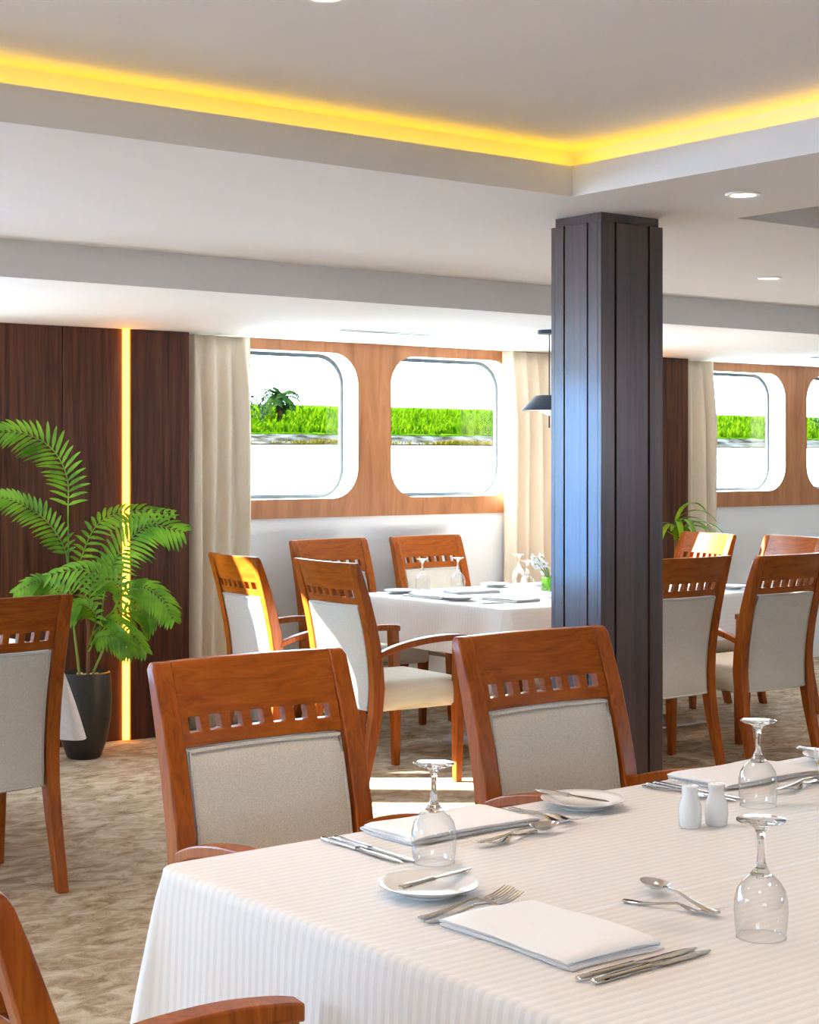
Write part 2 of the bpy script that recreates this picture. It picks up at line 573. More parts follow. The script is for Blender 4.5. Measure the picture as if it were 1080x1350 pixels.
for a, b in LW:
    nw += 1
    w_ = struct(empty('window_%d' % nw, (XW - .1, (a + b) / 2, 1.65)), 'unseen window added to the end wall for bluish light')
    h_ = (b - a) / 2
    fr_ = MB()
    for q in ((-h_, -h_ + .04, -.40, .40), (h_ - .04, h_, -.40, .40), (-h_ + .04, h_ - .04, -.40, -.36), (-h_ + .04, h_ - .04, .36, .40)):
        fr_.box(-.03, .03, q[0], q[1], q[2], q[3])
    fr_.build('window_frame', M['gasket'], w_, smooth=False)
    MB().box(-.003, .003, -h_ + .04, h_ - .04, -.36, .36).build('window_pane', M['pane'], w_, smooth=False)
struct(MB().box(XE, XE + .2, YS, YN, 0, TOP).build('wall_right', M['wall'], smooth=False))

# added door, out of view: frosted panes for daylight and the pillar's blue reflection
M['frost'], _nt, _N, _L, _b = new_mat('added_frosted_glass')
_N.remove(_b)
_t = _N.new('ShaderNodeBsdfTranslucent'); _t.inputs[0].default_value = (0.42, 0.68, 1.0, 1)  # tinted blue so that the pillar reflects blue
_g = _N.new('ShaderNodeBsdfGlossy'); _g.inputs['Roughness'].default_value = 0.25
_m = _N.new('ShaderNodeMixShader'); _m.inputs[0].default_value = 0.06
_L.new(_t.outputs[0], _m.inputs[1]); _L.new(_g.outputs[0], _m.inputs[2])
_L.new(_m.outputs[0], _nt.nodes['Material Output'].inputs['Surface'])
door = struct(empty('added_door_1', ((DX0 + DX1) / 2, YN, 0)), 'unseen glazed double door added for blue light, with frosted panes')
hd = (DX1 - DX0) / 2
for q in ((-hd, -hd + .05, 0, ZL), (hd - .05, hd, 0, ZL), (-hd + .05, hd - .05, 2.04, ZL)):
    MB().box(q[0], q[1], .01, .2, q[2], q[3]).build('added_door_frame', M['trim'], door, smooth=False)
for sd in (-1, 1):
    a, b = sorted((sd * .004, sd * (hd - .052)))
    lf = MB()
    lf.box(a, a + .05, .06, .10, .01, 2.035); lf.box(b - .05, b, .06, .10, .01, 2.035)
    lf.box(a + .05, b - .05, .06, .10, .01, .13); lf.box(a + .05, b - .05, .06, .10, 1.97, 2.035)
    d_ = lf.build('added_door_leaf', M['trim'], door, smooth=False)
    MB().box(a + .05, b - .05, .077, .083, .13, 1.97).build('added_door_pane', M['frost'], d_, smooth=False)

# dark walnut panelling between the window pairs
def panel_bay(xa, seams, led, xb, yface, parent):
    e = [xa] + seams + [xb]
    for k, (a, b) in enumerate(zip(e, e[1:])):
        g0 = a + .002
        g1 = b - .002
        y = yface
        if led is not None:
            if abs(b - led) < 1e-6:
                g1 = led - .034
                y = yface + .022
            elif b < led:
                y = yface + .022
        MB().box(g0, g1, y, YN + .008, 0.0, ZL - .001).build('wall_panel', M['dark'], parent, smooth=False, bevel=.002)
LEDX = 4.155
panel_bay(3.40, [3.784, LEDX], LEDX, 4.505, 7.71, wall_far)
panel_bay(7.22, [7.60, 7.97], 7.97, 8.335, 7.71, wall_far)
for lx, lab in ((LEDX, 'vertical orange light strip in the dark panelling beside the palm'),
                (7.97, 'vertical orange light strip in the panelling hidden behind the pillar')):
    s = tag(empty('wall_light_strip', (lx - .017, 7.775, 0)), lab, 'light strip', 'wall light strips')
    MB().box(-.0165, .0165, -.035, .06, 0.002, ZL - .002).build('channel', M['brushed'], s, smooth=False)
    MB().box(-.0125, .0150, -.058, -.035, 0.004, ZL - .004).build('diffuser', M['wallled'], s, smooth=False)

# low ceiling slot diffusers
def slot(x, y, L, label):
    s = tag(empty('air_slot', (x, y, ZL)), label, 'air vent', 'air slots in the low ceiling')
    MB().box(-L / 2, L / 2, -.035, .035, -.004, 0).build('frame', M['ring'], s, smooth=False, bevel=.001)
    MB().box(-L / 2 + .01, L / 2 - .01, -.02, -.003, -.006, -.003).build('slit', M['vent'], s, smooth=False)
    MB().box(-L / 2 + .01, L / 2 - .01, .003, .02, -.006, -.003).build('slit', M['vent'], s, smooth=False)
slot(5.33, 7.08, .62, 'slim slot air vent in the low ceiling above the left pair of windows')
slot(9.13, 7.08, .62, 'slim slot air vent in the low ceiling at the right picture edge')

# ------------------------------------------------------------------ downlights
def make_downlight():
    root = empty('downlight')
    r = MB()
    r.lathe([(.036, -.001), (.039, -.006), (.052, -.005), (.055, 0), (.036, 0)], 32, cap=False)
    r.build('ring', M['ring'], root)
    MB().lathe([(.0365, -.0022), (.0365, -.0005)], 32).build('lens', M['lens'], root)
    return root
dl = Proto(make_downlight())
spots = [((3.94, 3.42, ZM), 'lit round downlight in the ceiling right of the pillar top', 1),
         ((5.86, 4.93, ZM), 'smaller far downlight in the ceiling near the dropped beam', 1),
         ((2.008, 2.878, ZR), 'lit round downlight in the raised tray cut by the top picture edge', 1),
         ((0.4, 2.955, ZR), 'downlight in the raised tray left of the view', 1),
         ((-1.3, 2.955, ZR), 'downlight in the raised tray at its far left end', 1),
         ((5.3, 2.9, ZR), 'downlight in the right tray near the pillar', 1),
         ((7.2, 2.9, ZR), 'downlight in the right tray farther along', 1),
         ((9.2, 4.93, ZM), 'downlight beyond the right picture edge near the beam', 1),
         ((0.6, 0.7, ZM), 'downlight in the ceiling above the camera side aisle', 1),
         ((2.4, 0.7, ZM), 'downlight in the ceiling above the front of the front table', 1),
         ((4.2, 0.7, ZM), 'downlight in the ceiling right of the front table', 1),
         ((0.9, 4.93, ZM), 'downlight near the beam left of the view', 1),
         ((2.0, -1.6, ZM), 'downlight behind the camera', 1),
         ((-0.6, -1.6, ZM), 'downlight behind and left of the camera', 1)]
for loc, lab, on in spots:
    d = dl.put(loc, 0, lab, 'downlight', 'ceiling downlights')
    ld = bpy.data.lights.new('downlight_lamp', 'SPOT')
    ld.energy = DOWNLIGHT_W
    ld.color = (1.0, 0.80, 0.64)
    ld.spot_size = math.radians(128)
    ld.spot_blend = 0.9
    ld.shadow_soft_size = 0.05
    lo = bpy.data.objects.new('downlight_lamp', ld)
    COL.objects.link(lo)
    lo.location = (loc[0], loc[1], loc[2] - .012)

# ------------------------------------------------------------------ pillar
PX0, PX1, PY0, PY1 = 3.85, 4.14, 3.945, 4.185
pl = tag(empty('pillar', ((PX0 + PX1) / 2, (PY0 + PY1) / 2, 0)), 'square dark stained wood panelled pillar behind the front table', 'pillar')
hx, hy = (PX1 - PX0) / 2, (PY1 - PY0) / 2
MB().box(-hx + .016, hx - .016, -hy + .016, hy - .016, 0, ZM).build('core', M['groove'], pl, smooth=False)
ZT = ZM - .030
def face_boards(u0, u1, mk):
    w = u1 - u0
    for a, b in ((0, .215), (.245, .755), (.785, 1.0)):
        mk(u0 + a * w, u0 + b * w)
for s in (-1, 1):
    def mky(a, b, s=s):
        d0, d1 = sorted((s * hy, s * (hy - .016)))
        MB().box(a, b, d0, d1, 0.0, ZT).build('board', M['pillar'], pl, smooth=False, bevel=.0015)
    face_boards(-hx, hx, mky)
    def mkx(a, b, s=s):
        d0, d1 = sorted((s * hx, s * (hx - .016)))
        MB().box(d0, d1, a, b, 0.0, ZT).build('board', M['pillar'], pl, smooth=False, bevel=.0015)
    face_boards(-hy + .016, hy - .016, mkx)
MB().box(-hx + .010, hx - .010, -hy + .010, hy - .010, ZT + .001, ZM).build('collar', M['pillar'], pl, smooth=False, bevel=.0015)

# ------------------------------------------------------------------ curtains
def curtain(x0, x1, y, folds, seed, label, z0=.012, sgn=-1):
    r = random.Random(seed)
    n, mz = folds * 14, 26
    ph = [r.uniform(-.5, .5) for _ in range(folds + 2)]
    am = [r.uniform(.6, 1.35) for _ in range(folds + 2)]
    b = MB(); vs = []; fs = []
    H = ZL - .006
    for i in range(mz + 1):
        t = i / mz                      # 0 top, 1 bottom
        z = H + (z0 - H) * t
        for j in range(n + 1):
            u = j / n
            q = u * folds
            k = int(min(q, folds - 1e-6))
            loc = q - k
            amp = (.018 + .022 * min(1, t * 5)) * (am[k] * (1 - loc) + am[k + 1] * loc)
            pleat = .5 - .5 * math.cos(2 * PI * loc)
            sharp = pleat ** (1.0 + 1.2 * max(0, 1 - t * 8))
            x = x0 + (x1 - x0) * (u + .012 * math.sin(3 * t + ph[k] * 6) * math.sin(PI * u)) + .008 * math.sin(2 * PI * loc + ph[k] * 2) * t
            yy = y + sgn * amp * 2 * sharp + .006 * math.sin(5 * t + 9 * u + seed)
            vs.append((x, yy, z))
    for i in range(mz):
        for j in range(n):
            a = i * (n + 1) + j
            fs.append((a, a + 1, a + n + 2, a + n + 1))
    b.add(vs, fs)
    o = b.build('curtain', M['curtain'], angle=180)
    sd = o.modifiers.new('thick', 'SOLIDIFY'); sd.thickness = .003; sd.offset = 0
    return tag(o, label, 'curtain', 'beige curtains')
CY = 7.79
curtain(4.515, 4.93, CY, 4, 1, 'beige curtain hanging between the dark panelling and the left window')
curtain(6.80, 7.21, 7.83, 4, 2, 'sunlit beige curtain just left of the pillar')
curtain(8.345, 8.665, CY, 3, 3, 'beige curtain right of the pillar beside the far windows')
curtain(2.84, 3.39, CY, 6, 4, 'beige curtain left of the view beside the hidden windows')

# ------------------------------------------------------------------ chairs
PY = [(0, -.305), (.12, -.276), (.25, -.246), (.36, -.229), (.45, -.223), (.55, -.229), (.65, -.244), (.75, -.266), (.85, -.293), (.95, -.325), (1.0, -.343)]
PT = [(0, .036), (.25, .046), (.45, .056), (.65, .053), (.85, .044), (1.0, .030)]
HWD = .26
PWD = .048
def cy_at(z):
    return lerp(PY, z)
def bow(x):
    return -.022 * (1 - (x / .212) ** 2)

def grid_slab(xs, zs, filled, th, off=0.0):
    """slab following the raked and bowed back; cells that are not filled stay open"""
    b = MB()
    def P(i, k, s):
        x, z = xs[i], zs[k]
        return (x, cy_at(z) + bow(x) + off + s * th / 2, z)
    nx, nz = len(xs) - 1, len(zs) - 1
    F = lambda i, k: 0 <= i < nx and 0 <= k < nz and filled(i, k)
    idx = {}
    vs, fs = [], []
    def vid(i, k, s):
        if (i, k, s) not in idx:
            idx[(i, k, s)] = len(vs); vs.append(P(i, k, s))
        return idx[(i, k, s)]
    for i in range(nx):
        for k in range(nz):
            if not F(i, k):
                continue
            fs.append((vid(i, k, 1), vid(i, k + 1, 1), vid(i + 1, k + 1, 1), vid(i + 1, k, 1)))
            fs.append((vid(i, k, -1), vid(i + 1, k, -1), vid(i + 1, k + 1, -1), vid(i, k + 1, -1)))
            if not F(i - 1, k): fs.append((vid(i, k, -1), vid(i, k + 1, -1), vid(i, k + 1, 1), vid(i, k, 1)))
            if not F(i + 1, k): fs.append((vid(i + 1, k, -1), vid(i + 1, k, 1), vid(i + 1, k + 1, 1), vid(i + 1, k + 1, -1)))
            if not F(i, k - 1): fs.append((vid(i, k, -1), vid(i, k, 1), vid(i + 1, k, 1), vid(i + 1, k, -1)))
            if not F(i, k + 1): fs.append((vid(i, k + 1, -1), vid(i + 1, k + 1, -1), vid(i + 1, k + 1, 1), vid(i, k + 1, 1)))
    b.add(vs, fs)
    return b

def pad_mesh(z0, z1, side):
    """upholstered panel with a soft dome, side=+1 inner face, -1 outer face"""
    nx, nz, hw = 14, 12, .205
    b = MB(); rows = []
    def P(u, v, lift):
        x = -hw + 2 * hw * u; z = z0 + (z1 - z0) * v
        return (x, cy_at(z) + bow(x) + side * lift, z)
    vs, fs = [], []
    for k in range(nz + 1):
        for i in range(nx + 1):
            u, v = i / nx, k / nz
            d = min(u, 1 - u) * 2 * hw; e = min(v, 1 - v) * (z1 - z0)
            q = min(1, min(d, e) / .03)
            vs.append(P(u, v, .013 + .010 * math.sqrt(max(0, 1 - (1 - q) ** 2))))
    for k in range(nz + 1):
        for i in range(nx + 1):
            vs.append(P(i / nx, k / nz, .001))
    o = (nx + 1) * (nz + 1)
    for k in range(nz):
        for i in range(nx):
            a = k * (nx + 1) + i
            fs.append((a, a + 1, a + nx + 2, a + nx + 1))
            fs.append((o + a, o + a + nx + 1, o + a + nx + 2, o + a + 1))
    rim = [i for i in range(nx + 1)] + [(k) * (nx + 1) + nx for k in range(1, nz + 1)] + [nz * (nx + 1) + i for i in range(nx - 1, -1, -1)] + [k * (nx + 1) for k in range(nz - 1, 0, -1)]
    for a, c in zip(rim, rim[1:] + rim[:1]):
        fs.append((a, o + a, o + c, c))
    b.add(vs, fs)
    loop = []
    for (u0, v0, u1, v1) in ((0, 0, 1, 0), (1, 0, 1, 1), (1, 1, 0, 1), (0, 1, 0, 0)):
        for k in range(10):
            t = k / 10
            u, v = u0 + (u1 - u0) * t, v0 + (v1 - v0) * t
            loop.append(P(.012 + u * .976, .012 + v * .976, .0165))
    loop.append(loop[0])
    p = MB().tube(loop, .0042, 6, cap=False)
    return b, p

def make_chair():
    root = empty('dining_armchair')
    zs = [0, .06, .12, .18, .25, .31, .36, .41, .45, .5, .55, .6, .65, .7, .75, .8, .85, .9, .95, .985, 1.0]
    for s in (-1, 1):
        rings = []
        for z in zs:
            y, t = cy_at(z), lerp(PT, z)
            w = PWD * (.80 if z == 0 else lerp([(0, .80), (.36, 1), (1, 1)], z))
            xo = s * HWD; xi = s * (HWD - w)
            if z >= 1.0:
                xo -= s * .008
                t *= .8
            rings.append([(xo, y - t / 2, z), (xi, y - t / 2, z), (xi, y + t / 2, z), (xo, y + t / 2, z)])
        MB().loft(rings).build('rear_post', M['post'], root, bevel=.004)
    # crest rail with seven square slots
    sw, g = .033, (.424 - 7 * .033) / 8
    xs = [-.212]
    for k in range(7):
        xs += [xs[-1] + g, xs[-1] + g + sw]
    xs.append(.212)
    zz = [.815, .846, .879, .905, .935, .965, .985, 1.0]
    grid_slab(xs, zz, lambda i, k: not (k == 1 and i % 2 == 1), .026).build('crest_rail', M['chair'], root, bevel=.0022)
    pi, pp = pad_mesh(.415, .811, 1)
    o = pi.build('inner_back_pad', M['pad'], root, angle=60); pp.build('piping', M['piping'], o)
    pi, pp = pad_mesh(.350, .811, -1)
    o = pi.build('outer_back_pad', M['pad'], root, angle=60); pp.build('piping', M['piping'], o)
    # seat
    def ringat(ins, z, arch=0):
        pts = []
        cs = [(.252 - ins, .262 - ins), (-.252 + ins, .262 - ins), (-.232 + ins, -.205 + ins), (.232 - ins, -.205 + ins)]
        r = .03
        N = 6
        for c in range(4):
            p, q = Vector(cs[c]), Vector(cs[(c + 1) % 4])
            pr = Vector(cs[c - 1])
            d1, d2 = (pr - p).normalized(), (q - p).normalized()
            for k in range(4):
                t = k / 3
                a, bb = p + d1 * r, p + d2 * r
                m = a * (1 - t) ** 2 + p * 2 * t * (1 - t) + bb * t * t
                pts.append((m.x, m.y, z))
            for k in range(1, N):
                t = k / N
                m = (p + d2 * r) * (1 - t) + (q - d2 * r) * t
                pts.append((m.x, m.y, z + arch * math.sin(PI * t)))
        return pts
    rings = [ringat(.012, .345, .022), ringat(.0, .352, .02), ringat(-.003, .40), ringat(0, .435), ringat(.006, .452), ringat(.020, .466), ringat(.05, .474), ringat(.11, .479), ringat(.17, .480)]
    MB().loft(rings).build('seat', M['seat'], root, angle=60)
    # front posts and arms
    for s in (-1, 1):
        rings = []
        for z, w, d in ((0, .032, .032), (.2, .040, .040), (.36, .046, .046), (.5, .042, .044), (.64, .042, .044)):
            x, y = s * lerp([(0, .245), (.36, .250), (.64, .262)], z), lerp([(0, .205), (.36, .205), (.64, .200)], z)
            rings.append([(x - w / 2, y - d / 2, z), (x + w / 2, y - d / 2, z), (x + w / 2, y + d / 2, z), (x - w / 2, y + d / 2, z)])
        MB().loft(rings).build('front_post', M['post'], root, bevel=.004)
        path = smooth_pts([(s * .244, -.232, .588), (s * .252, -.14, .620), (s * .260, -.02, .644), (s * .265, .10, .654), (s * .263, .19, .652), (s * .262, .232, .646)], 5)
        rings = []
        for i, p in enumerate(path):
            t = i / (len(path) - 1)
            w = .030 + .016 * math.sin(PI * min(1, t * 1.0)) + .008 * t
            h = .028
            rings.append([(p.x - w / 2, p.y, p.z - h / 2), (p.x + w / 2, p.y, p.z - h / 2), (p.x + w / 2, p.y, p.z + h / 2), (p.x - w / 2, p.y, p.z + h / 2)])
        MB().loft(rings).build('armrest', M['post'], root, bevel=.004)
    return root

chair = Proto(make_chair())
D = math.radians
for x, y, rz, lab in [
    (2.065, 2.927, 179.5, 'cherry wood armchair behind the front table, left of the two facing the camera'),
    (2.936, 2.928, 179.6, 'cherry wood armchair behind the front table, standing just before the pillar'),
    (1.100, 1.815, -100, 'cherry wood armchair at the bottom left corner, only post and armrest in view'),
    (4.509, 6.695, -96.5, 'sunlit armchair at the end of the window table, nearest the left curtain'),
    (4.590, 6.075, -93, 'armchair with its whole side and cream seat seen, behind the front left chair'),
    (5.410, 7.385, 180, 'armchair between window table and white wall, under the left window'),
    (6.105, 7.385, 180, 'armchair between window table and white wall, under the right window'),
    (5.715, 5.605, 0, 'armchair seen from behind, half hidden by the right side of the pillar'),
    (6.292, 5.497, 0, 'armchair seen from behind at the right picture edge, its left arm visible'),
    (7.345, 7.004, 79, 'sun bleached armchair right of the pillar at the far end of the window table'),
    (7.415, 6.402, 79, 'armchair at the right picture edge, only its sunlit crest showing over another chair'),
    (2.272, 5.446, 0.5, 'armchair seen from behind at the left picture edge in front of the palm')]:
    chair.put((x, y, 0), D(rz), lab, 'chair', 'cherry wood dining armchairs')

# ------------------------------------------------------------------ tables and cloths
TZ = .75
def make_table(name, x0, x1, y0, y1, label, feet):
    cx, cy = (x0 + x1) / 2, (y0 + y1) / 2
    t = tag(empty(name, (cx, cy, 0)), label, 'table', 'dining tables')
    MB().box(x0 - cx + .006, x1 - cx - .006, y0 - cy + .006, y1 - cy - .006, TZ - .034, TZ - .004).build('table_top', M['chair'], t, smooth=False, bevel=.004)
    for fx, fy in feet:
        fx -= cx; fy -= cy
        MB().box(fx - .038, fx + .038, fy - .038, fy + .038, .012, TZ - .034).build('column', M['brushed'], t, smooth=False, bevel=.003)
        MB().box(fx - .22, fx + .22, fy - .22, fy + .22, 0, .012).build('base_plate', M['brushed'], t, smooth=False, bevel=.003)
    return t

def tablecloth(x0, x1, y0, y1, drop, mat, label, seed, crease=None, wave=.010, flare=.05, corner=.06):
    r = random.Random(seed)
    ph = [r.uniform(0, 6.28) for _ in range(8)]
    R = .022
    # perimeter samples (counter-clockwise) with outward normals
    per = []
    rc = .03
    def seg(a, b, n, nrm):
        for k in range(n):
            t = k / n
            per.append((a[0] + (b[0] - a[0]) * t, a[1] + (b[1] - a[1]) * t, nrm[0], nrm[1], 0.0))
    def arc(cx, cy, a0):
        for k in range(10):
            a = math.radians(a0 + 90 * k / 10)
            per.append((cx + rc * math.cos(a), cy + rc * math.sin(a), math.cos(a), math.sin(a), math.sin(2 * (a - math.radians(a0)))))
    nx = int((x1 - x0) / .03); ny = int((y1 - y0) / .03)
    seg((x0 + rc, y0), (x1 - rc, y0), nx, (0, -1)); arc(x1 - rc, y0 + rc, -90)
    seg((x1, y0 + rc), (x1, y1 - rc), ny, (1, 0)); arc(x1 - rc, y1 - rc, 0)
    seg((x1 - rc, y1), (x0 + rc, y1), nx, (0, 1)); arc(x0 + rc, y1 - rc, 90)
    seg((x0, y1 - rc), (x0, y0 + rc), ny, (-1, 0)); arc(x0 + rc, y0 + rc, 180)
    n = len(per)
    def near_corner(px, py):
        d = min(math.hypot(px - a, py - b) for a in (x0, x1) for b in (y0, y1))
        return max(0, 1 - d / .22)
    prof = [(-.010, 0), (-.004, -.0008), (0, -.0025), (.004, -.006), (.007, -.020)] + [(.010, -.02 - (drop - .02) * k / 9) for k in range(1, 10)]
    vs, uv, fs = [], [], []
    for j, (po, pz) in enumerate(prof):
        t = max(0, -pz - .02) / (drop - .02)
        s_acc = 0
        for i, (px, py, nxn, nyn, cr) in enumerate(per):
            nc = near_corner(px, py)
            s = i * .03
            w = wave * t * (math.sin(s * 21 + ph[0]) + .6 * math.sin(s * 37 + ph[1]) + .8 * math.sin(s * 9 + ph[2])) * .6 * (1 - .6 * nc)
            fl_ = flare * t * nc * nc + .012 * t
            tilt = .35 * t * nc * (1 - abs(cr)) * .05
            off = po + w + fl_ + .035 * t * cr
            dz = pz * (1 + (corner / drop) * t * nc ** 1.5)
            X, Y = px + nxn * off, py + nyn * off
            vs.append((X, Y, TZ + dz))
            ul = px + (nxn * -pz if abs(nxn) > abs(nyn) else 0)
            vl = py + (nyn * -pz if abs(nyn) > abs(nxn) else 0)
            uv.append((ul, vl))
    for j in range(len(prof) - 1):
        for i in range(n):
            k = (i + 1) % n
            fs.append((j * n + i, (j + 1) * n + i, (j + 1) * n + k, j * n + k))
    # top: grid of strips inside, stitched with a fan of n-gon (flat)
    if crease is None:
        fs.append(tuple(range(n)))
    else:
        fs.append(tuple(range(n)))
    me = bpy.data.meshes.new('tablecloth')
    me.from_pydata(vs, [], fs)
    ul = me.uv_layers.new(name='UVMap')
    for lp in me.loops:
        ul.data[lp.index].uv = uv[lp.vertex_index]
    bm = bmesh.new(); bm.from_mesh(me)
    bmesh.ops.recalc_face_normals(bm, faces=bm.faces)
    bm.to_mesh(me); bm.free()
    me.polygons.foreach_set('use_smooth', [True] * len(me.polygons))
    o = link('tablecloth', me, mat, angle=70)
    if crease is not None:
        c = MB()
        prof2 = [(-.006, .0002), (-.002, .0009), (0, .0016), (.002, .0009), (.006, .0002)]
        c.loft([[(x, crease + a, TZ + h) for a, h in prof2] for x in (x0 + .04, x1 - .04)], cap=False, closed=False)
        c.build('fold_crease', M['cloth2'], o)
    return tag(o, label, 'tablecloth', 'white tablecloths')

make_table('dining_table', 1.43, 3.55, 1.21, 2.55, 'front dining table under the striped cloth', [(1.95, 1.88), (3.03, 1.88)])
tablecloth(1.43, 3.55, 1.21, 2.55, .31, M['cloth'], 'striped white damask cloth draped over the large front table', 3, crease=1.88, flare=.022)
make_table('dining_table', 5.12, 7.03, 5.87, 7.07, 'dining table by the windows on steel pedestals', [(5.62, 6.48), (6.70, 6.48)])
tablecloth(5.12, 7.03, 5.87, 7.07, .235, M['cloth2'], 'plain white cloth draped over the table by the windows', 5, wave=.012)
make_table('dining_table', .72, 2.78, 5.74, 6.98, 'dining table mostly outside the left picture edge', [(1.2, 6.36), (2.30, 6.36)])
tablecloth(.72, 2.78, 5.74, 6.98, .25, M['cloth2'], 'white cloth corner hanging behind the left edge chair', 8, wave=.012, flare=.08, corner=.10)

# ------------------------------------------------------------------ tableware
def rail(secs, n=10):
    """loft of superellipse sections (y, half width, half thickness, z centre)"""
    rings = []
    for y, hw, ht, zc in secs:
        ring = []
        for k in range(n):
            a = 2 * PI * k / n
            c, s = math.cos(a), math.sin(a)
            ring.append((hw * math.copysign(abs(c) ** .8, c), y, zc + ht * math.copysign(abs(s) ** .8, s)))
        rings.append(ring)
    return rings

def make_knife(L=.235):
    root = empty('table_knife')
    h = L * .46
    MB().loft(rail([(-L / 2, .004, .002, .0045), (-L / 2 + .004, .0075, .0038, .0045), (-L / 2 + .03, .0072, .0040, .0045), (-L / 2 + h - .02, .0058, .0036, .0045), (-L / 2 + h, .0070, .0038, .0045)])).build('handle', M['steel'], root)
    y = -L / 2 + h
    bl = MB()
    bl.loft(rail([(y - .002, .006, .0020, .0045), (y + .012, .0055, .0013, .0042), (y + .03, .0088, .0010, .0038), (L / 2 - .04, .0092, .0009, .0035), (L / 2 - .015, .0075, .0008, .0035), (L / 2, .002, .0005, .0035)]))
    bl.build('blade', M['steel'], root)
    return root

def handle_secs(L, y_end):
    y0 = -L / 2
    return [(y0, .004, .0008, .004), (y0 + .006, .0085, .0014, .0035), (y0 + .03, .0075, .0016, .003), (y0 + L * .35, .0040, .0018, .006), (y0 + L * .52, .0032, .0018, .011), (y_end, .0040, .0016, .010)]

def make_fork(L=.205):
    root = empty('table_fork')
    yn = L / 2 - .075
    MB().loft(rail(handle_secs(L, yn))).build('handle', M['steel'], root)
    b = MB()
    b.loft(rail([(yn - .002, .004, .0014, .010), (yn + .010, .0095, .0011, .0070), (yn + .020, .0122, .0010, .0050), (yn + .030, .0125, .0010, .0045)]))
    for k in range(4):
        xk = -.0098 + k * .00653
        pts = [(yn + .028, .0022, .0010, .0045), (yn + .045, .0019, .0010, .0065), (yn + .062, .0016, .0009, .011), (L / 2, .0007, .0006, .016)]
        r = rail(pts, 6)
        b.loft([[(p[0] + xk, p[1], p[2]) for p in ring] for ring in r])
    b.build('tines', M['steel'], root)
    return root

def make_spoon(L=.205):
    root = empty('table_spoon')
    yn = L / 2 - .062
    MB().loft(rail(handle_secs(L, yn + .004))).build('handle', M['steel'], root)
    b = MB()
    top, bot = [], []
    n, m = 20, 7
    yc, a, w = L / 2 - .031, .032, .0205
    vs, fs = [], []
    for side in (0, 1):
        for i in range(m + 1):
            q = i / m
            for k in range(n):
                t = 2 * PI * k / n
                wx = w * (1 - .12 * math.sin(t))
                x, y = wx * q * math.cos(t), yc + a * q * math.sin(t)
                z = .0008 + .0105 * q ** 2.2 + (.0011 if side == 0 else 0)
                vs.append((x, y, z))
    o = (m + 1) * n
    for i in range(m):
        for k in range(n):
            l = (k + 1) % n
            fs.append((i * n + k, i * n + l, (i + 1) * n + l, (i + 1) * n + k))
            fs.append((o + i * n + k, o + (i + 1) * n + k, o + (i + 1) * n + l, o + i * n + l))
    for k in range(n):
        l = (k + 1) % n
        fs.append((m * n + k, m * n + l, o + m * n + l, o + m * n + k))
    b.add(vs, fs)
    b.build('bowl', M['steel'], root)
    return root

def make_goblet():
    root = empty('goblet')
    MB().lathe([(.0350, .0), (.0354, .0012), (.0380, .018), (.0395, .040), (.0390, .054), (.0350, .070), (.0265, .083), (.0160, .0925)], 40, cap=False).build('bowl', M['bowl'], root)
    MB().lathe([(.0355, .0), (.0366, .0), (.0366, .0014), (.0355, .0014), (.0355, .0)], 40, cap=False).build('rim', M['stemglass'], root)
    MB().lathe([(.0004, .0865), (.0120, .0880), (.0162, .0926), (.0100, .1005), (.0066, .110), (.0050, .125), (.0048, .140), (.0062, .152), (.0105, .1605), (.0200, .1655), (.0330, .1690), (.0362, .1708), (.0362, .1722), (.0330, .1728), (.0004, .1722)], 32).build('stem_and_foot', M['stemglass'], root)
    return root

def make_plate():
    o = MB().lathe([(.0004, .0045), (.045, .0045), (.056, .0065), (.072, .0135), (.0835, .0185), (.0845, .0195), (.0835, .0202), (.071, .0160), (.054, .0090), (.045, .0068), (.0004, .0065)], 48)
    root = o.build('bread_plate', M['china'], None, angle=60)
    MB().lathe([(.040, .0), (.043, .0), (.044, .0055), (.040, .0055), (.040, .0)], 40, cap=False).build('foot_ring', M['china'], root)
    return root

def napkin_mesh(w, d, seed, layers=4, h=.016):
    """zig-zag folded cloth: section across d, extruded along w"""
    r = random.Random(seed)
    th = .0030
    gap = h / layers
    path = []
    for k in range(layers):
        z = th / 2 + .0004 + k * gap
        a, c = -d / 2 + r.uniform(0, .008), d / 2 - r.uniform(0, .008)
        if k % 2:
            a, c = c, a
        for q in range(7):
            t = q / 6
            path.append((a + (c - a) * t, z + .0012 * math.sin(PI * t) * (k + 1) / layers))
        if k < layers - 1:
            sg = 1 if c > a else -1
            path.append((c + sg * gap * .55, z + gap / 2))
    P = [Vector((y, z)) for y, z in path]
    n = len(P)
    ns = []
    for i in range(n):
        dd = (P[min(i + 1, n - 1)] - P[max(i - 1, 0)]).normalized()
        ns.append(Vector((-dd.y, dd.x)))
    ring2 = [P[i] + ns[i] * th / 2 for i in range(n)] + [P[i] - ns[i] * th / 2 for i in range(n - 1, -1, -1)]
    m = 18
    rings = []
    lay_of = [min(layers - 1, i // 8) for i in range(n)]
    lay2 = lay_of + lay_of[::-1]
    jit = [(r.uniform(0, .007), r.uniform(0, .007)) for _ in range(layers)]
    for j in range(m + 1):
        q = j / m
        e = min(1, min(q, 1 - q) * w / .022)
        puff = .80 + .20 * math.sqrt(max(0, 1 - (1 - e) ** 2))
        sk = r.uniform(-.0008, .0008)
        ring = []
        for p, l in zip(ring2, lay2):
            x0, x1 = -w / 2 + jit[l][0], w / 2 - jit[l][1]
            ring.append((x0 + (x1 - x0) * q + .004 * math.sin(p.x * 30 + seed) * (1 - e), p.x + sk + .003 * math.sin(j * .4 + seed), max(.0003, p.y * puff * (1 + .10 * math.sin(j * .38 + seed + p.x * 14)))))
        rings.append(ring)
    return MB().loft(rings, cap=True)

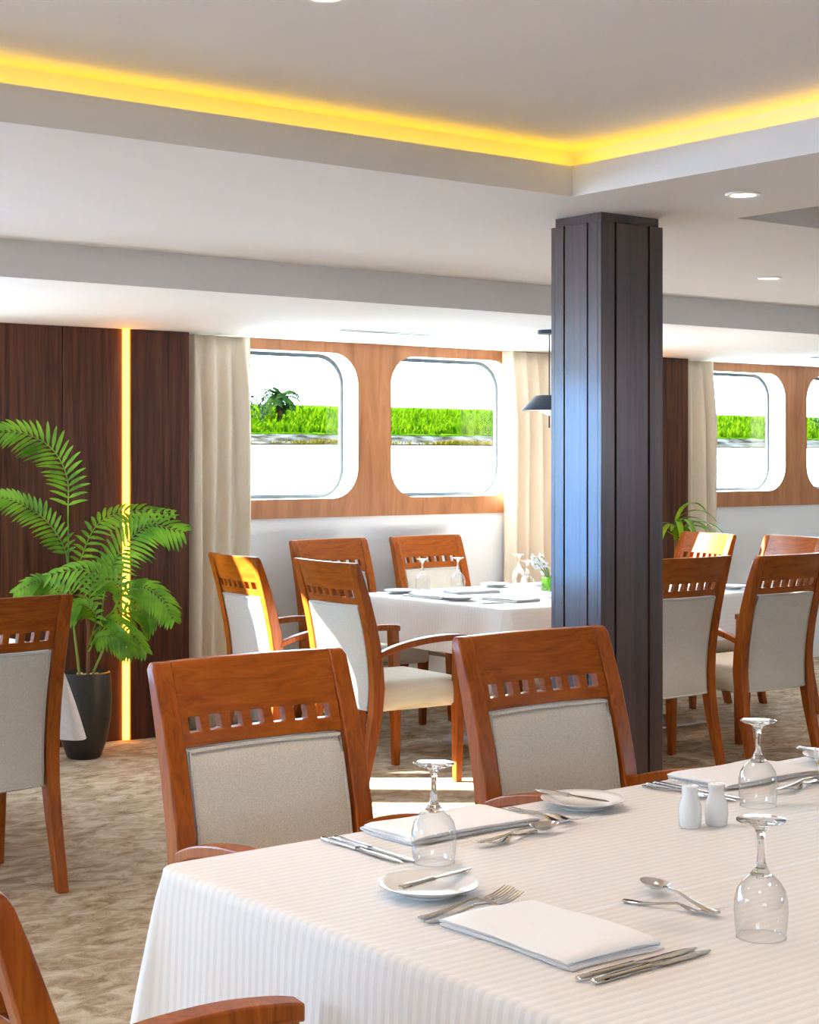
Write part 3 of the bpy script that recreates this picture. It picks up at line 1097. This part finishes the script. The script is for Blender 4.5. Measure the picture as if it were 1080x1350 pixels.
def make_napkin(w, d, seed, loc, rz, label):
    o = napkin_mesh(w, d, seed).build('folded_napkin', M['napkin'], None, angle=80)
    o.location = loc; o.rotation_euler = (0, 0, rz)
    return tag(o, label, 'napkin', 'folded napkins')

def make_shaker(kind):
    root = empty('table_shaker')
    MB().lathe([(.0004, .0), (.0185, .0), (.0205, .003), (.0222, .020), (.0215, .040), (.0175, .052), (.0150, .060), (.0152, .070), (.0160, .0755), (.0150, .0785), (.0100, .0800), (.0004, .0805)], 32).build('body', M['china'], root)
    for k in range(3):
        a = 2 * PI * k / 3 + kind
        MB().lathe([(.0012, .0), (.0012, .0006)], 8, (.005 * math.cos(a), .005 * math.sin(a), .0799)).build('hole', M['groove'], root)
    return root

knife, fork, spoon, goblet, plate = Proto(make_knife()), Proto(make_fork()), Proto(make_spoon()), Proto(make_goblet()), Proto(make_plate())
bknife = Proto(make_knife(.175)); bknife.root.name = 'butter_knife'
dfork = Proto(make_fork(.175)); dfork.root.name = 'dessert_fork'
for c in bknife.root.children: pass
T = TZ + .0006
def lay(proto, p0, p1, label, cat, group, z=T):
    """put cutlery with its handle end towards p0 and its working end towards p1"""
    mx, my = (p0[0] + p1[0]) / 2, (p0[1] + p1[1]) / 2
    return proto.put((mx, my, z), math.atan2(p1[1] - p0[1], p1[0] - p0[0]) - PI / 2, label, cat, group)

CUT = 'cutlery on the tables'
# setting at the near left end of the front table
lay(knife, (1.545, 1.634), (1.790, 1.636), 'steel table knife touching the front napkin side, farther of the two nearest knives', 'knife', CUT)
lay(knife, (1.552, 1.611), (1.797, 1.616), 'steel table knife nearest the camera, in front of the large napkin', 'knife', CUT)
make_napkin(.285, .185, 1, (1.662, 1.812, T), D(90), 'white napkin folded on the near side of the front table')
lay(fork, (1.556, 1.972), (1.765, 1.990), 'steel fork beside the near napkin, on the napkin side of its pair', 'fork', CUT)
lay(fork, (1.560, 1.996), (1.775, 2.022), 'steel fork beside the near napkin, on the plate side of its pair', 'fork', CUT)
plate.put((1.676, 2.110, T), 0, 'white bread plate on the near left of the front table', 'plate', 'bread plates')
k = lay(bknife, (1.612, 2.095), (1.768, 2.125), 'butter knife lying across the near left bread plate', 'knife', CUT, T + .0195)
lay(spoon, (1.926, 1.716), (1.972, 1.925), 'dessert spoon crossing a fork in the middle of the front table', 'spoon', CUT, T + .0065)
lay(dfork, (1.892, 1.868), (1.940, 1.735), 'dessert fork lying under the spoon in the middle of the front table', 'fork', CUT)
goblet.put((1.908, 1.622, T), 0, 'upturned stemmed glass nearest the camera at the right', 'glass', 'upturned goblets')
# setting of the left chair behind the table
lay(knife, (1.757, 2.520), (1.760, 2.300), 'steel knife left of the napkin by the back left chair, outer of its pair', 'knife', CUT)
lay(knife, (1.778, 2.512), (1.782, 2.290), 'steel knife left of the napkin by the back left chair, next to the napkin', 'knife', CUT)
make_napkin(.31, .160, 2, (2.005, 2.462, T), D(180), 'white napkin folded in front of the back left chair')
goblet.put((1.813, 2.270, T), 0.4, 'upturned stemmed glass in front of the back left chair', 'glass', 'upturned goblets')
lay(spoon, (1.935, 2.306), (2.150, 2.318), 'dessert spoon right of the left upturned glass', 'spoon', CUT, T + .0065)
lay(dfork, (2.105, 2.335), (1.950, 2.285), 'dessert fork under the spoon right of the left upturned glass', 'fork', CUT)
lay(fork, (2.183, 2.525), (2.196, 2.325), 'steel fork between napkin and rear bread plate, nearer the napkin', 'fork', CUT)
lay(fork, (2.207, 2.520), (2.222, 2.320), 'steel fork between napkin and rear bread plate, nearer the plate', 'fork', CUT)
plate.put((2.335, 2.445, T), 0, 'white bread plate at the back edge before the pillar side chair', 'plate', 'bread plates')
lay(bknife, (2.300, 2.530), (2.335, 2.385), 'butter knife on the bread plate at the back table edge', 'knife', CUT, T + .0195)
# setting of the right chair behind the table
lay(knife, (2.600, 2.512), (2.615, 2.300), 'steel knife behind the shakers, left of its pair', 'knife', CUT)
lay(knife, (2.622, 2.512), (2.640, 2.300), 'steel knife behind the shakers, right of its pair', 'knife', CUT)
lay(fork, (2.580, 2.515), (2.590, 2.315), 'steel fork behind the shakers beside two knives', 'fork', CUT)
make_napkin(.31, .160, 3, (2.835, 2.458, T), D(180), 'white napkin behind the right rear upturned glass')
goblet.put((2.626, 2.240, T), 0.9, 'upturned stemmed glass behind the shakers at the right', 'glass', 'upturned goblets')
lay(spoon, (2.740, 2.290), (2.950, 2.315), 'dessert spoon at the right picture edge on the front table', 'spoon', CUT, T + .0065)
lay(dfork, (2.925, 2.330), (2.765, 2.280), 'dessert fork under the spoon at the right picture edge', 'fork', CUT)
plate.put((3.150, 2.445, T), 0, 'white bread plate at the back table edge by the right picture border', 'plate', 'bread plates')
lay(bknife, (3.120, 2.530), (3.160, 2.385), 'butter knife on the bread plate by the right picture border', 'knife', CUT, T + .0195)
shaker = Proto(make_shaker(0))
shaker.put((2.372, 2.190, T), 0, 'white porcelain shaker, left of the pair on the front table', 'shaker', 'salt and pepper shakers')
shaker.put((2.426, 2.172, T), 1, 'white porcelain shaker, right of the pair on the front table', 'shaker', 'salt and pepper shakers')

# window table
for x, y, lab in [(5.49, 6.97, 'upturned glass on the window table, leftmost, before the chair under the right window'),
                  (5.70, 6.93, 'upturned glass on the window table, second from left'),
                  (6.18, 6.98, 'upturned glass on the window table in front of the curtain'),
                  (5.83, 6.52, 'upturned glass on the window table beside the green vase')]:
    goblet.put((x, y, T), x, lab, 'glass', 'upturned goblets')
make_napkin(.27, .16, 4, (5.47, 6.24, T), D(90), 'white napkin at the near corner of the window table')
make_napkin(.27, .16, 5, (5.29, 6.60, T), D(90), 'white napkin at the left edge of the window table')
make_napkin(.27, .16, 6, (5.62, 6.72, T), D(170), 'white napkin on the window table between the two left glasses')
make_napkin(.27, .16, 7, (6.30, 6.78, T), D(180), 'white napkin on the window table under the curtain side glass')
make_napkin(.27, .16, 9, (6.35, 6.02, T), D(0), 'white napkin on the window table hidden behind the pillar')
for x, y, lab in [(5.30, 6.92, 'bread plate on the left back corner of the window table'),
                  (5.27, 6.40, 'bread plate at the left side of the window table'),
                  (5.70, 5.99, 'bread plate on the window table touching the left outline of the pillar'),
                  (5.98, 6.95, 'bread plate at the back of the window table'),
                  (6.88, 6.05, 'bread plate on the window table seen right of the pillar')]:
    plate.put((x, y, T), 0, lab, 'plate', 'bread plates')
for p0, p1, pr, lab, cat in [
    ((5.42, 6.42), (5.62, 6.43), fork, 'fork beside the near corner napkin of the window table', 'fork'),
    ((5.22, 6.16), (5.44, 6.15 - .06), knife, 'knife beside the near corner napkin of the window table', 'knife'),
    ((5.62, 6.30), (5.66, 6.10), spoon, 'spoon lying inward of the near corner napkin on the window table', 'spoon'),
    ((5.20, 6.76), (5.42, 6.77), knife, 'knife near the left edge napkin of the window table', 'knife'),
    ((5.52, 7.04), (5.50, 6.84), fork, 'fork at the back of the window table by the leftmost glass', 'fork')]:
    lay(pr, p0, p1, lab, cat, CUT)
lay(bknife, (5.70, 6.06), (5.72, 5.92), 'butter knife on the bread plate touching the outline of the pillar', 'knife', CUT, T + .0195)

# orchids in green glass cubes
def orchid(loc, blossoms, label, vlabel=None, s=.072):
    v = tag(empty('flower_vase', loc), label, 'vase', 'flower vases')
    h = s / 2
    g = MB()
    def sq(a, z): return [(-a, -a, z), (a, -a, z), (a, a, z), (-a, a, z)]
    g.loft([sq(h * .92, 0), sq(h, .004), sq(h, s), sq(h - .006, s), sq(h - .006, .010), sq(.002, .010)])
    g.build('glass_cube', M['vase'], v, bevel=.003)
    for k, (bx, by, bz, r, tilt, az) in enumerate(blossoms):
        pts = smooth_pts([(0.004 * k - .006, 0, .012), (bx * .25, by * .25, bz * .55), (bx * .8, by * .8, bz * 1.02), (bx, by, bz)], 6)
        st = MB().tube(pts, .0018, 6).build('flower_stem', M['stem'], v)
        for q in range(5):
            a = 2 * PI * q / 5
            m = Matrix.Translation((bx, by, bz)) @ Matrix.Rotation(az, 4, 'Z') @ Matrix.Rotation(tilt, 4, 'X') @ Matrix.Rotation(a, 4, 'Z')
            vs, fs = [], []
            for i in range(7):
                t = i / 6
                w = r * .42 * math.sin(PI * min(1, .08 + t * .92)) ** .7
                for c in (-1, -.4, .4, 1):
                    vs.append(m @ Vector((w * c, r * t, .25 * r * t * t - .12 * r * abs(c) * t)))
            for i in range(6):
                for c in range(3):
                    fs.append((i * 4 + c, i * 4 + c + 1, i * 4 + c + 5, i * 4 + c + 4))
            MB().add(vs, fs).build('petal', M['petal'], st, angle=180)
        m = Matrix.Translation((bx, by, bz))
        MB().lathe([(.0005, .0), (.004, .002), (.004, .006), (.0005, .009)], 8, (bx, by, bz)).build('flower_centre', M['yolk'], st)
    return v
bl = []
r2 = random.Random(11)
for k in range(7):
    bl.append((-.02 - .085 * r2.random() + .03 * (k % 2), .03 + .06 * r2.random() - .02 * k / 7, .10 + .075 * r2.random(), .032, r2.uniform(.6, 1.4), r2.uniform(-.6, .9)))
bl.append((.0, -.01, .088, .018, .8, 0.4))
orchid((6.03, 6.56, T), bl, 'green glass cube vase with white blossoms on the window table')
orchid((2.56, 1.90, T), [(-.075, .075, .135, .034, 1.2, .5), (-.03, .06, .16, .034, .9, .3), (.03, .03, .17, .034, .8, -.6), (.06, -.02, .15, .034, 1.0, -1.4)],
       'green glass cube vase with white blossoms just outside the right picture edge')

# ------------------------------------------------------------------ pendant lamp
def pendant(x, y, label):
    p = tag(empty('pendant_lamp', (x, y, 0)), label, 'pendant lamp')
    MB().lathe([(.058, ZL - .020), (.060, ZL - .018), (.060, ZL), (.001, ZL)], 32).build('ceiling_rose', M['lampmetal'], p)
    MB().lathe([(.0035, 1.775), (.0035, ZL - .018)], 10).build('rod', M['lampmetal'], p)
    MB().lathe([(.004, 1.782), (.070, 1.780), (.076, 1.777), (.146, 1.706), (.148, 1.702), (.143, 1.703), (.073, 1.772), (.004, 1.775)], 40, cap=False).build('shade', M['lampmetal'], p)
    d = MB().lathe([(.142, 1.704), (.060, 1.700), (.046, 1.694), (.012, 1.676), (.004, 1.674)], 40, cap=False).build('diffuser', M['diffuser'], p)
    MB().lathe([(.0035, 1.612), (.0045, 1.614), (.0035, 1.70)], 10).build('finial', M['lampmetal'], p)
    return p
pendant(5.925, 6.455, 'navy metal pendant lamp above the window table beside the pillar')

# ------------------------------------------------------------------ palm
RIGHT = Vector((math.sin(VIEW), -math.cos(VIEW), 0))
FWD = Vector((math.cos(VIEW), math.sin(VIEW), 0))
def frond_mesh(base, tip_pts, width, pairs, droop, seed, face):
    """feather leaf: midrib through the points with leaflets either side"""
    r = random.Random(seed)
    pts = smooth_pts([base] + tip_pts, 7)
    n = len(pts)
    b = MB()
    b.tube(pts, [.0045 * (1 - .75 * i / n) for i in range(n)], 6)
    start = .22
    for k in range(pairs):
        t = start + (1 - start) * (k + .5) / pairs
        q = t * (n - 1); i = min(int(q), n - 2); fr = q - i
        p = pts[i] * (1 - fr) + pts[i + 1] * fr
        d = (pts[i + 1] - pts[i]).normalized()
        side0 = d.cross(face).normalized()
        u = (t - start) / (1 - start)
        ln = width * (math.sin(PI * min(.98, .16 + .80 * u)) ** .6) * r.uniform(.88, 1.08)
        for s in (-1, 1):
            side = (side0 * s + d * (.55 + .5 * u) + face * r.uniform(-.05, .22)).normalized()
            perp = side.cross(face).normalized()
            w = .0085 + .003 * r.random()
            vs = []
            for j, (f, ww) in enumerate(((0, .25), (.25, 1), (.6, .85), (.85, .5), (1, .03))):
                c = p + side * ln * f + Vector((0, 0, -droop * ln * f * f)) 
                fold = face * (.18 * w * ww)
                vs += [c - perp * w * ww + fold, c - fold, c + perp * w * ww + fold]
            fs = []
            for j in range(4):
                for c in range(2):
                    fs.append((j * 3 + c, j * 3 + c + 1, j * 3 + c + 4, j * 3 + c + 3))
            b.add(vs, fs)
    return b

palm = tag(empty('potted_palm', (3.735, 7.40, 0)), 'green feather palm in a tall black pot beside the glowing wall strip', 'plant', 'potted plants')
MB().lathe([(.0005, .0), (.070, .0), (.082, .008), (.112, .09), (.130, .19), (.134, .28), (.130, .37), (.126, .415), (.118, .418), (.114, .412), (.114, .37), (.0005, .368)], 40).build('pot', M['pot'], palm)
MB().lathe([(.0005, .385), (.114, .380), (.114, .371), (.0005, .3705)], 24).build('soil', M['soil'], palm)
for k in range(16):
    a, rr = rnd.uniform(0, 6.28), rnd.uniform(.02, .095)
    sc = rnd.uniform(.012, .02)
    MB().lathe([(.001, -.7 * sc), (.8 * sc, -.45 * sc), (sc, 0), (.75 * sc, .5 * sc), (.001, .75 * sc)], 8, (rr * math.cos(a), rr * math.sin(a), .394)).build('pebble', M['pebble'], palm)
S0 = 264.0
def pp(px, py, dep=0.0):
    """offset from the pot axis: metres to the right, height above floor, depth away"""
    return RIGHT * px + FWD * dep + Vector((0, 0, py))
MB().tube([pp(.02, .37), pp(.022, .62), pp(.0, .80)], [.010, .008, .006], 8).build('cane', M['trunk'], palm)
MB().tube([pp(.03, .37, -.02), pp(.10, .53, -.03), pp(.13, .66, -.04)], [.007, .006, .005], 8).build('cane', M['cane'], palm)
MB().tube([pp(-.02, .37, .01), pp(-.05, .62, .01), pp(-.075, .86, .0)], [.008, .006, .005], 8).build('cane', M['cane'], palm)
TOWARD = -FWD
fr = [
    # base, points, width, pairs, droop
    ((-.075, .84, 0), [(-.077, 1.18, 0), (-.082, 1.36, 0), (-.15, 1.50, -.03), (-.28, 1.575, -.08), (-.42, 1.58, -.14)], .155, 22, .25),
    ((-.075, .82, 0), [(-.09, 1.00, 0), (-.17, 1.15, -.05), (-.30, 1.245, -.10), (-.44, 1.28, -.14)], .115, 22, .25),
    ((-.055, .80, .02), [(-.03, .95, .06), (.05, 1.13, .10), (.20, 1.19, .14), (.42, 1.185, .14)], .105, 20, .35),
    ((.08, .62, -.02), [(.12, .86, -.04), (.20, 1.02, -.07), (.33, 1.13, -.10), (.50, 1.10, -.13)], .175, 22, .30),
    ((.05, .60, -.04), [(.19, .76, -.16), (.19, .86, -.20), (.05, .93, -.24), (-.12, .90, -.26)], .135, 18, .45),
    ((.10, .62, -.02), [(.20, .80, -.06), (.30, .84, -.10), (.40, .78, -.14), (.46, .68, -.16)], .105, 18, .45),
    ((-.05, .66, 0), [(-.10, .80, -.04), (-.20, .86, -.08), (-.31, .81, -.12)], .095, 16, .4),
    ((.05, .58, .02), [(.18, .70, .06), (.27, .70, .08), (.34, .66, .06)], .125, 14, .35),
    ((.04, .55, -.03), [(.14, .68, -.10), (.24, .63, -.14), (.33, .53, -.16)], .085, 16, .5),
    ((.03, .55, -.02), [(.08, .70, -.12), (.02, .76, -.18), (-.04, .70, -.22)], .090, 14, .5),
    ((.02, .60, .02), [(.02, .78, .04), (.08, .92, .05), (.16, .96, .04)], .120, 16, .4),
    ((.03, .52, -.04), [(.10, .60, -.14), (.20, .60, -.18), (.27, .52, -.2)], .090, 14, .5),
]
for i, (bs, pts, w, pr, dr) in enumerate(fr):
    base = pp(*bs); P = [pp(*q) for q in pts]
    fc = (TOWARD * .8 + Vector((0, 0, .55))).normalized()
    frond_mesh(base, P, w, pr, dr, i, fc).build('frond', M['palm'], palm, angle=60)

# second plant, strap leaved, behind the pillar
sp = tag(empty('potted_strap_plant', (7.93, 7.44, 0)), 'arching strap leaved plant peeping out right of the pillar', 'plant', 'potted plants')
MB().lathe([(.0005, .0), (.070, .0), (.082, .008), (.112, .09), (.130, .19), (.134, .28), (.130, .37), (.126, .415), (.118, .418), (.114, .412), (.114, .37), (.0005, .368)], 40).build('pot', M['pot'], sp)
MB().tube([(0, 0, .37), (.01, 0, .72), (0, .01, 1.03)], [.016, .013, .010], 8).build('cane', M['trunk'], sp)
r3 = random.Random(5)
for k in range(24):
    a = 2 * PI * k / 24 + r3.uniform(-.2, .2)
    L_ = r3.uniform(.26, .40)
    el = r3.uniform(.35, 1.25)
    zb = r3.uniform(.92, 1.06)
    dx, dy = math.cos(a), math.sin(a)
    if dy > .55: continue
    vs, fs = [], []
    px, pz = 0.0, zb
    ang = el
    for i in range(9):
        t = i / 8
        w = .020 * math.sin(PI * min(.97, .2 + .78 * t)) ** .7
        for c in (-1, 0, 1):
            vs.append((px * dx - dy * w * c, px * dy + dx * w * c, pz + .006 * abs(c)))
        px += L_ / 8 * math.cos(ang); pz += L_ / 8 * math.sin(ang); ang -= .26
    for i in range(8):
        for c in range(2):
            fs.append((i * 3 + c, i * 3 + c + 1, i * 3 + c + 4, i * 3 + c + 3))
    MB().add(vs, fs).build('leaf', M['palm'], sp, angle=180)

# ------------------------------------------------------------------ river and far bank (the boat heels a little)
HEEL = .0456
def wz(y): return -2.0 + HEEL * (y - 8.3)
BY = 108.0
wv = [(-160, 8.35, wz(8.35)), (330, 8.35, wz(8.35)), (330, BY + 3, wz(BY + 3)), (-160, BY + 3, wz(BY + 3))]
w = MB().add(wv + [(x, y, z - .5) for x, y, z in wv], [(0, 1, 2, 3), (7, 6, 5, 4), (0, 4, 5, 1), (1, 5, 6, 2), (2, 6, 7, 3), (3, 7, 4, 0)]).build('river', M['water'], smooth=False)
struct(w, 'pale bright river water outside the windows')
w2v = [(-160, -4.0, -2), (160, -4.0, -2), (160, -110, -3), (-160, -110, -3)]
struct(MB().add(w2v + [(x, y, z - .5) for x, y, z in w2v], [(0, 1, 2, 3), (7, 6, 5, 4), (0, 4, 5, 1), (1, 5, 6, 2), (2, 6, 7, 3), (3, 7, 4, 0)]).build('river_other_side', M['water'], smooth=False))
# bank as a long profiled ridge
bk = MB()
rb = random.Random(3)
prof = [(0, -.3), (.4, .05), (1.2, .18), (3.0, .28), (3.6, .62), (4.6, .95), (6, 1.05)]
rings = []
Z0 = wz(BY)
for i in range(110):
    x = -40 + i * 3.0
    rings.append([(x + rb.uniform(-.4, .4), BY + a + rb.uniform(-.25, .25), Z0 + h + rb.uniform(-.05, .05)) for a, h in prof])
bk.loft(rings, cap=False, closed=False)
bank = struct(bk.build('riverbank', M['bank'], smooth=False), 'stony river bank on the far shore')
fg = [(-40, BY + 4.4, Z0 + .96), (290, BY + 4.4, Z0 + .96), (290, BY + 40, Z0 + 4.65), (-40, BY + 40, Z0 + 4.65)]
M['field'] = ground_mat('field_green', [(0.35, (0.004, 0.018, 0.0005)), (0.65, (0.034, 0.062, 0.0012))], (1.6, 1.6, 1.6))
struct(MB().add(fg + [(x, y, z - .8) for x, y, z in fg], [(0, 1, 2, 3), (7, 6, 5, 4), (0, 4, 5, 1), (1, 5, 6, 2), (2, 6, 7, 3), (3, 7, 4, 0)]).build('field_ground', M['field'], smooth=False), 'green field behind the far bank')
# crops: thousands of blades, nobody could count them
cr = MB()
for k in range(26000):
    x = rb.uniform(20, 260)
    q = rb.random() ** 1.3
    y = BY + 5.0 + q * 24
    zb = Z0 + 1.0 + (y - BY - 5) * .105 
    h = rb.uniform(.4, 1.0)
    a = rb.uniform(0, PI)
    wd = rb.uniform(.06, .16)
    lx, ly = math.cos(a), math.sin(a)
    lean = rb.uniform(-.45, .45); lean2 = rb.uniform(-.3, .3)
    cr.add([(x - lx * wd, y - ly * wd, zb), (x + lx * wd, y + ly * wd, zb), (x + lean * .4 + lx * wd * .8, y + lean2 * .4 + ly * wd * .8, zb + h * .7), (x + lean, y + lean2, zb + h * .95)], [(0, 1, 2), (0, 2, 3)])
crop = cr.build('crop_field', M['crop'], smooth=False)
crop['kind'] = 'stuff'
tag(crop, 'bright green crops growing along the far river bank', 'crops')
# reeds at the waterline
rd = MB()
for k in range(2500):
    x = rb.choice([rb.gauss(78, 3), rb.gauss(90, 1.5), rb.uniform(150, 215)])
    y = BY + rb.uniform(.5, 1.6); zb = Z0 + .05; h = rb.uniform(.15, .5); wd = .08
    cr_a = rb.uniform(0, PI)
    rd.add([(x - wd * math.cos(cr_a), y - wd * math.sin(cr_a), zb), (x + wd * math.cos(cr_a), y + wd * math.sin(cr_a), zb), (x + rb.uniform(-.2, .2), y, zb + h)], [(0, 1, 2)])
M['reed'] = plain('reed', (0.05, 0.036, 0.003), 0.8, spec=0.0)
reed = rd.build('shore_reeds', M['reed'], smooth=False)
reed['kind'] = 'stuff'
tag(reed, 'low yellow reeds along the far waterline', 'reeds')
struct(MB().box(-40, 290, BY - .6, BY + .5, Z0 - .3, Z0 + .07).build('mud_edge', M['mud'], smooth=False), 'narrow strip of mud at the far waterline')

M['farpalm'] = leaf_mat('far_palm', (0.004, 0.010, 0.003), (0.014, 0.026, 0.005), 1.0, .2, 0.0)
M['farrock'] = plain('far_bush', (0.008, 0.010, 0.016), .9, spec=0.0)
def far_palm(x, y, h, label, seed):
    r = random.Random(seed)
    zb = Z0 + 1.0 + (y - BY - 5) * .105
    p = tag(empty('palm_tree', (x, y, zb - .05)), label, 'tree')
    MB().tube([(0, 0, 0), (.05, 0, h * .5), (0, 0, h)], [.28, .20, .16], 8).build('trunk', M['mud'], p)
    for k in range(26):
        a = 2 * PI * k / 26 * 5 + r.uniform(-.1, .1); L_ = r.uniform(1.7, 2.5); ang = r.uniform(.0, 1.25)
        px, pz = 0., h; pts = []
        for i in range(7):
            pts.append((px * math.cos(a), px * math.sin(a), pz)); px += L_ / 6 * math.cos(ang); pz += L_ / 6 * math.sin(ang); ang -= .32
        b = MB()
        for (p0, p1) in zip(pts, pts[1:]):
            q0, q1 = Vector(p0), Vector(p1); d = (q1 - q0).normalized(); s = Vector((-math.sin(a), math.cos(a), 0))
            for sg in (-1, 1):
                for f in (.0, .5):
                    c = q0.lerp(q1, f)
                    b.add([c, c + d * .26, c + s * sg * .50 + d * .25 + Vector((0, 0, -.25))], [(0, 1, 2)])
        b.build('frond', M['farpalm'], p, smooth=False)
    return p
def far_bush(x, y, rx, rz_, label, seed, mat):
    r = random.Random(seed)
    zb = Z0 + 1.0 + (y - BY - 5) * .105
    b = MB()
    for k in range(260):
        a, e = r.uniform(0, 2 * PI), r.uniform(0, PI / 2)
        rr = r.uniform(.6, 1)
        c = Vector((rx * rr * math.cos(a) * math.cos(e), rx * rr * math.sin(a) * math.cos(e), rz_ * rr * math.sin(e)))
        s = .22
        u = Vector((r.gauss(0, 1), r.gauss(0, 1), r.gauss(0, 1))).normalized() * s
        v = Vector((r.gauss(0, 1), r.gauss(0, 1), r.gauss(0, 1))).normalized() * s
        b.add([c, c + u, c + v], [(0, 1, 2)])
    o = b.build('far_bush', mat, smooth=False)
    o.location = (x, y, zb)
    return tag(o, label, 'bush')
far_palm(79.6, 121, 2.3, 'palm tree with drooping crown on the far bank, seen through the left window', 1)
far_bush(76.3, 120, 1.3, 2.9, 'dark bush beside the palm on the far bank', 2, M['farrock'])
far_bush(152.6, 121, 1.5, 2.9, 'dark bluish bush on the far bank at the right picture edge', 4, M['farrock'])
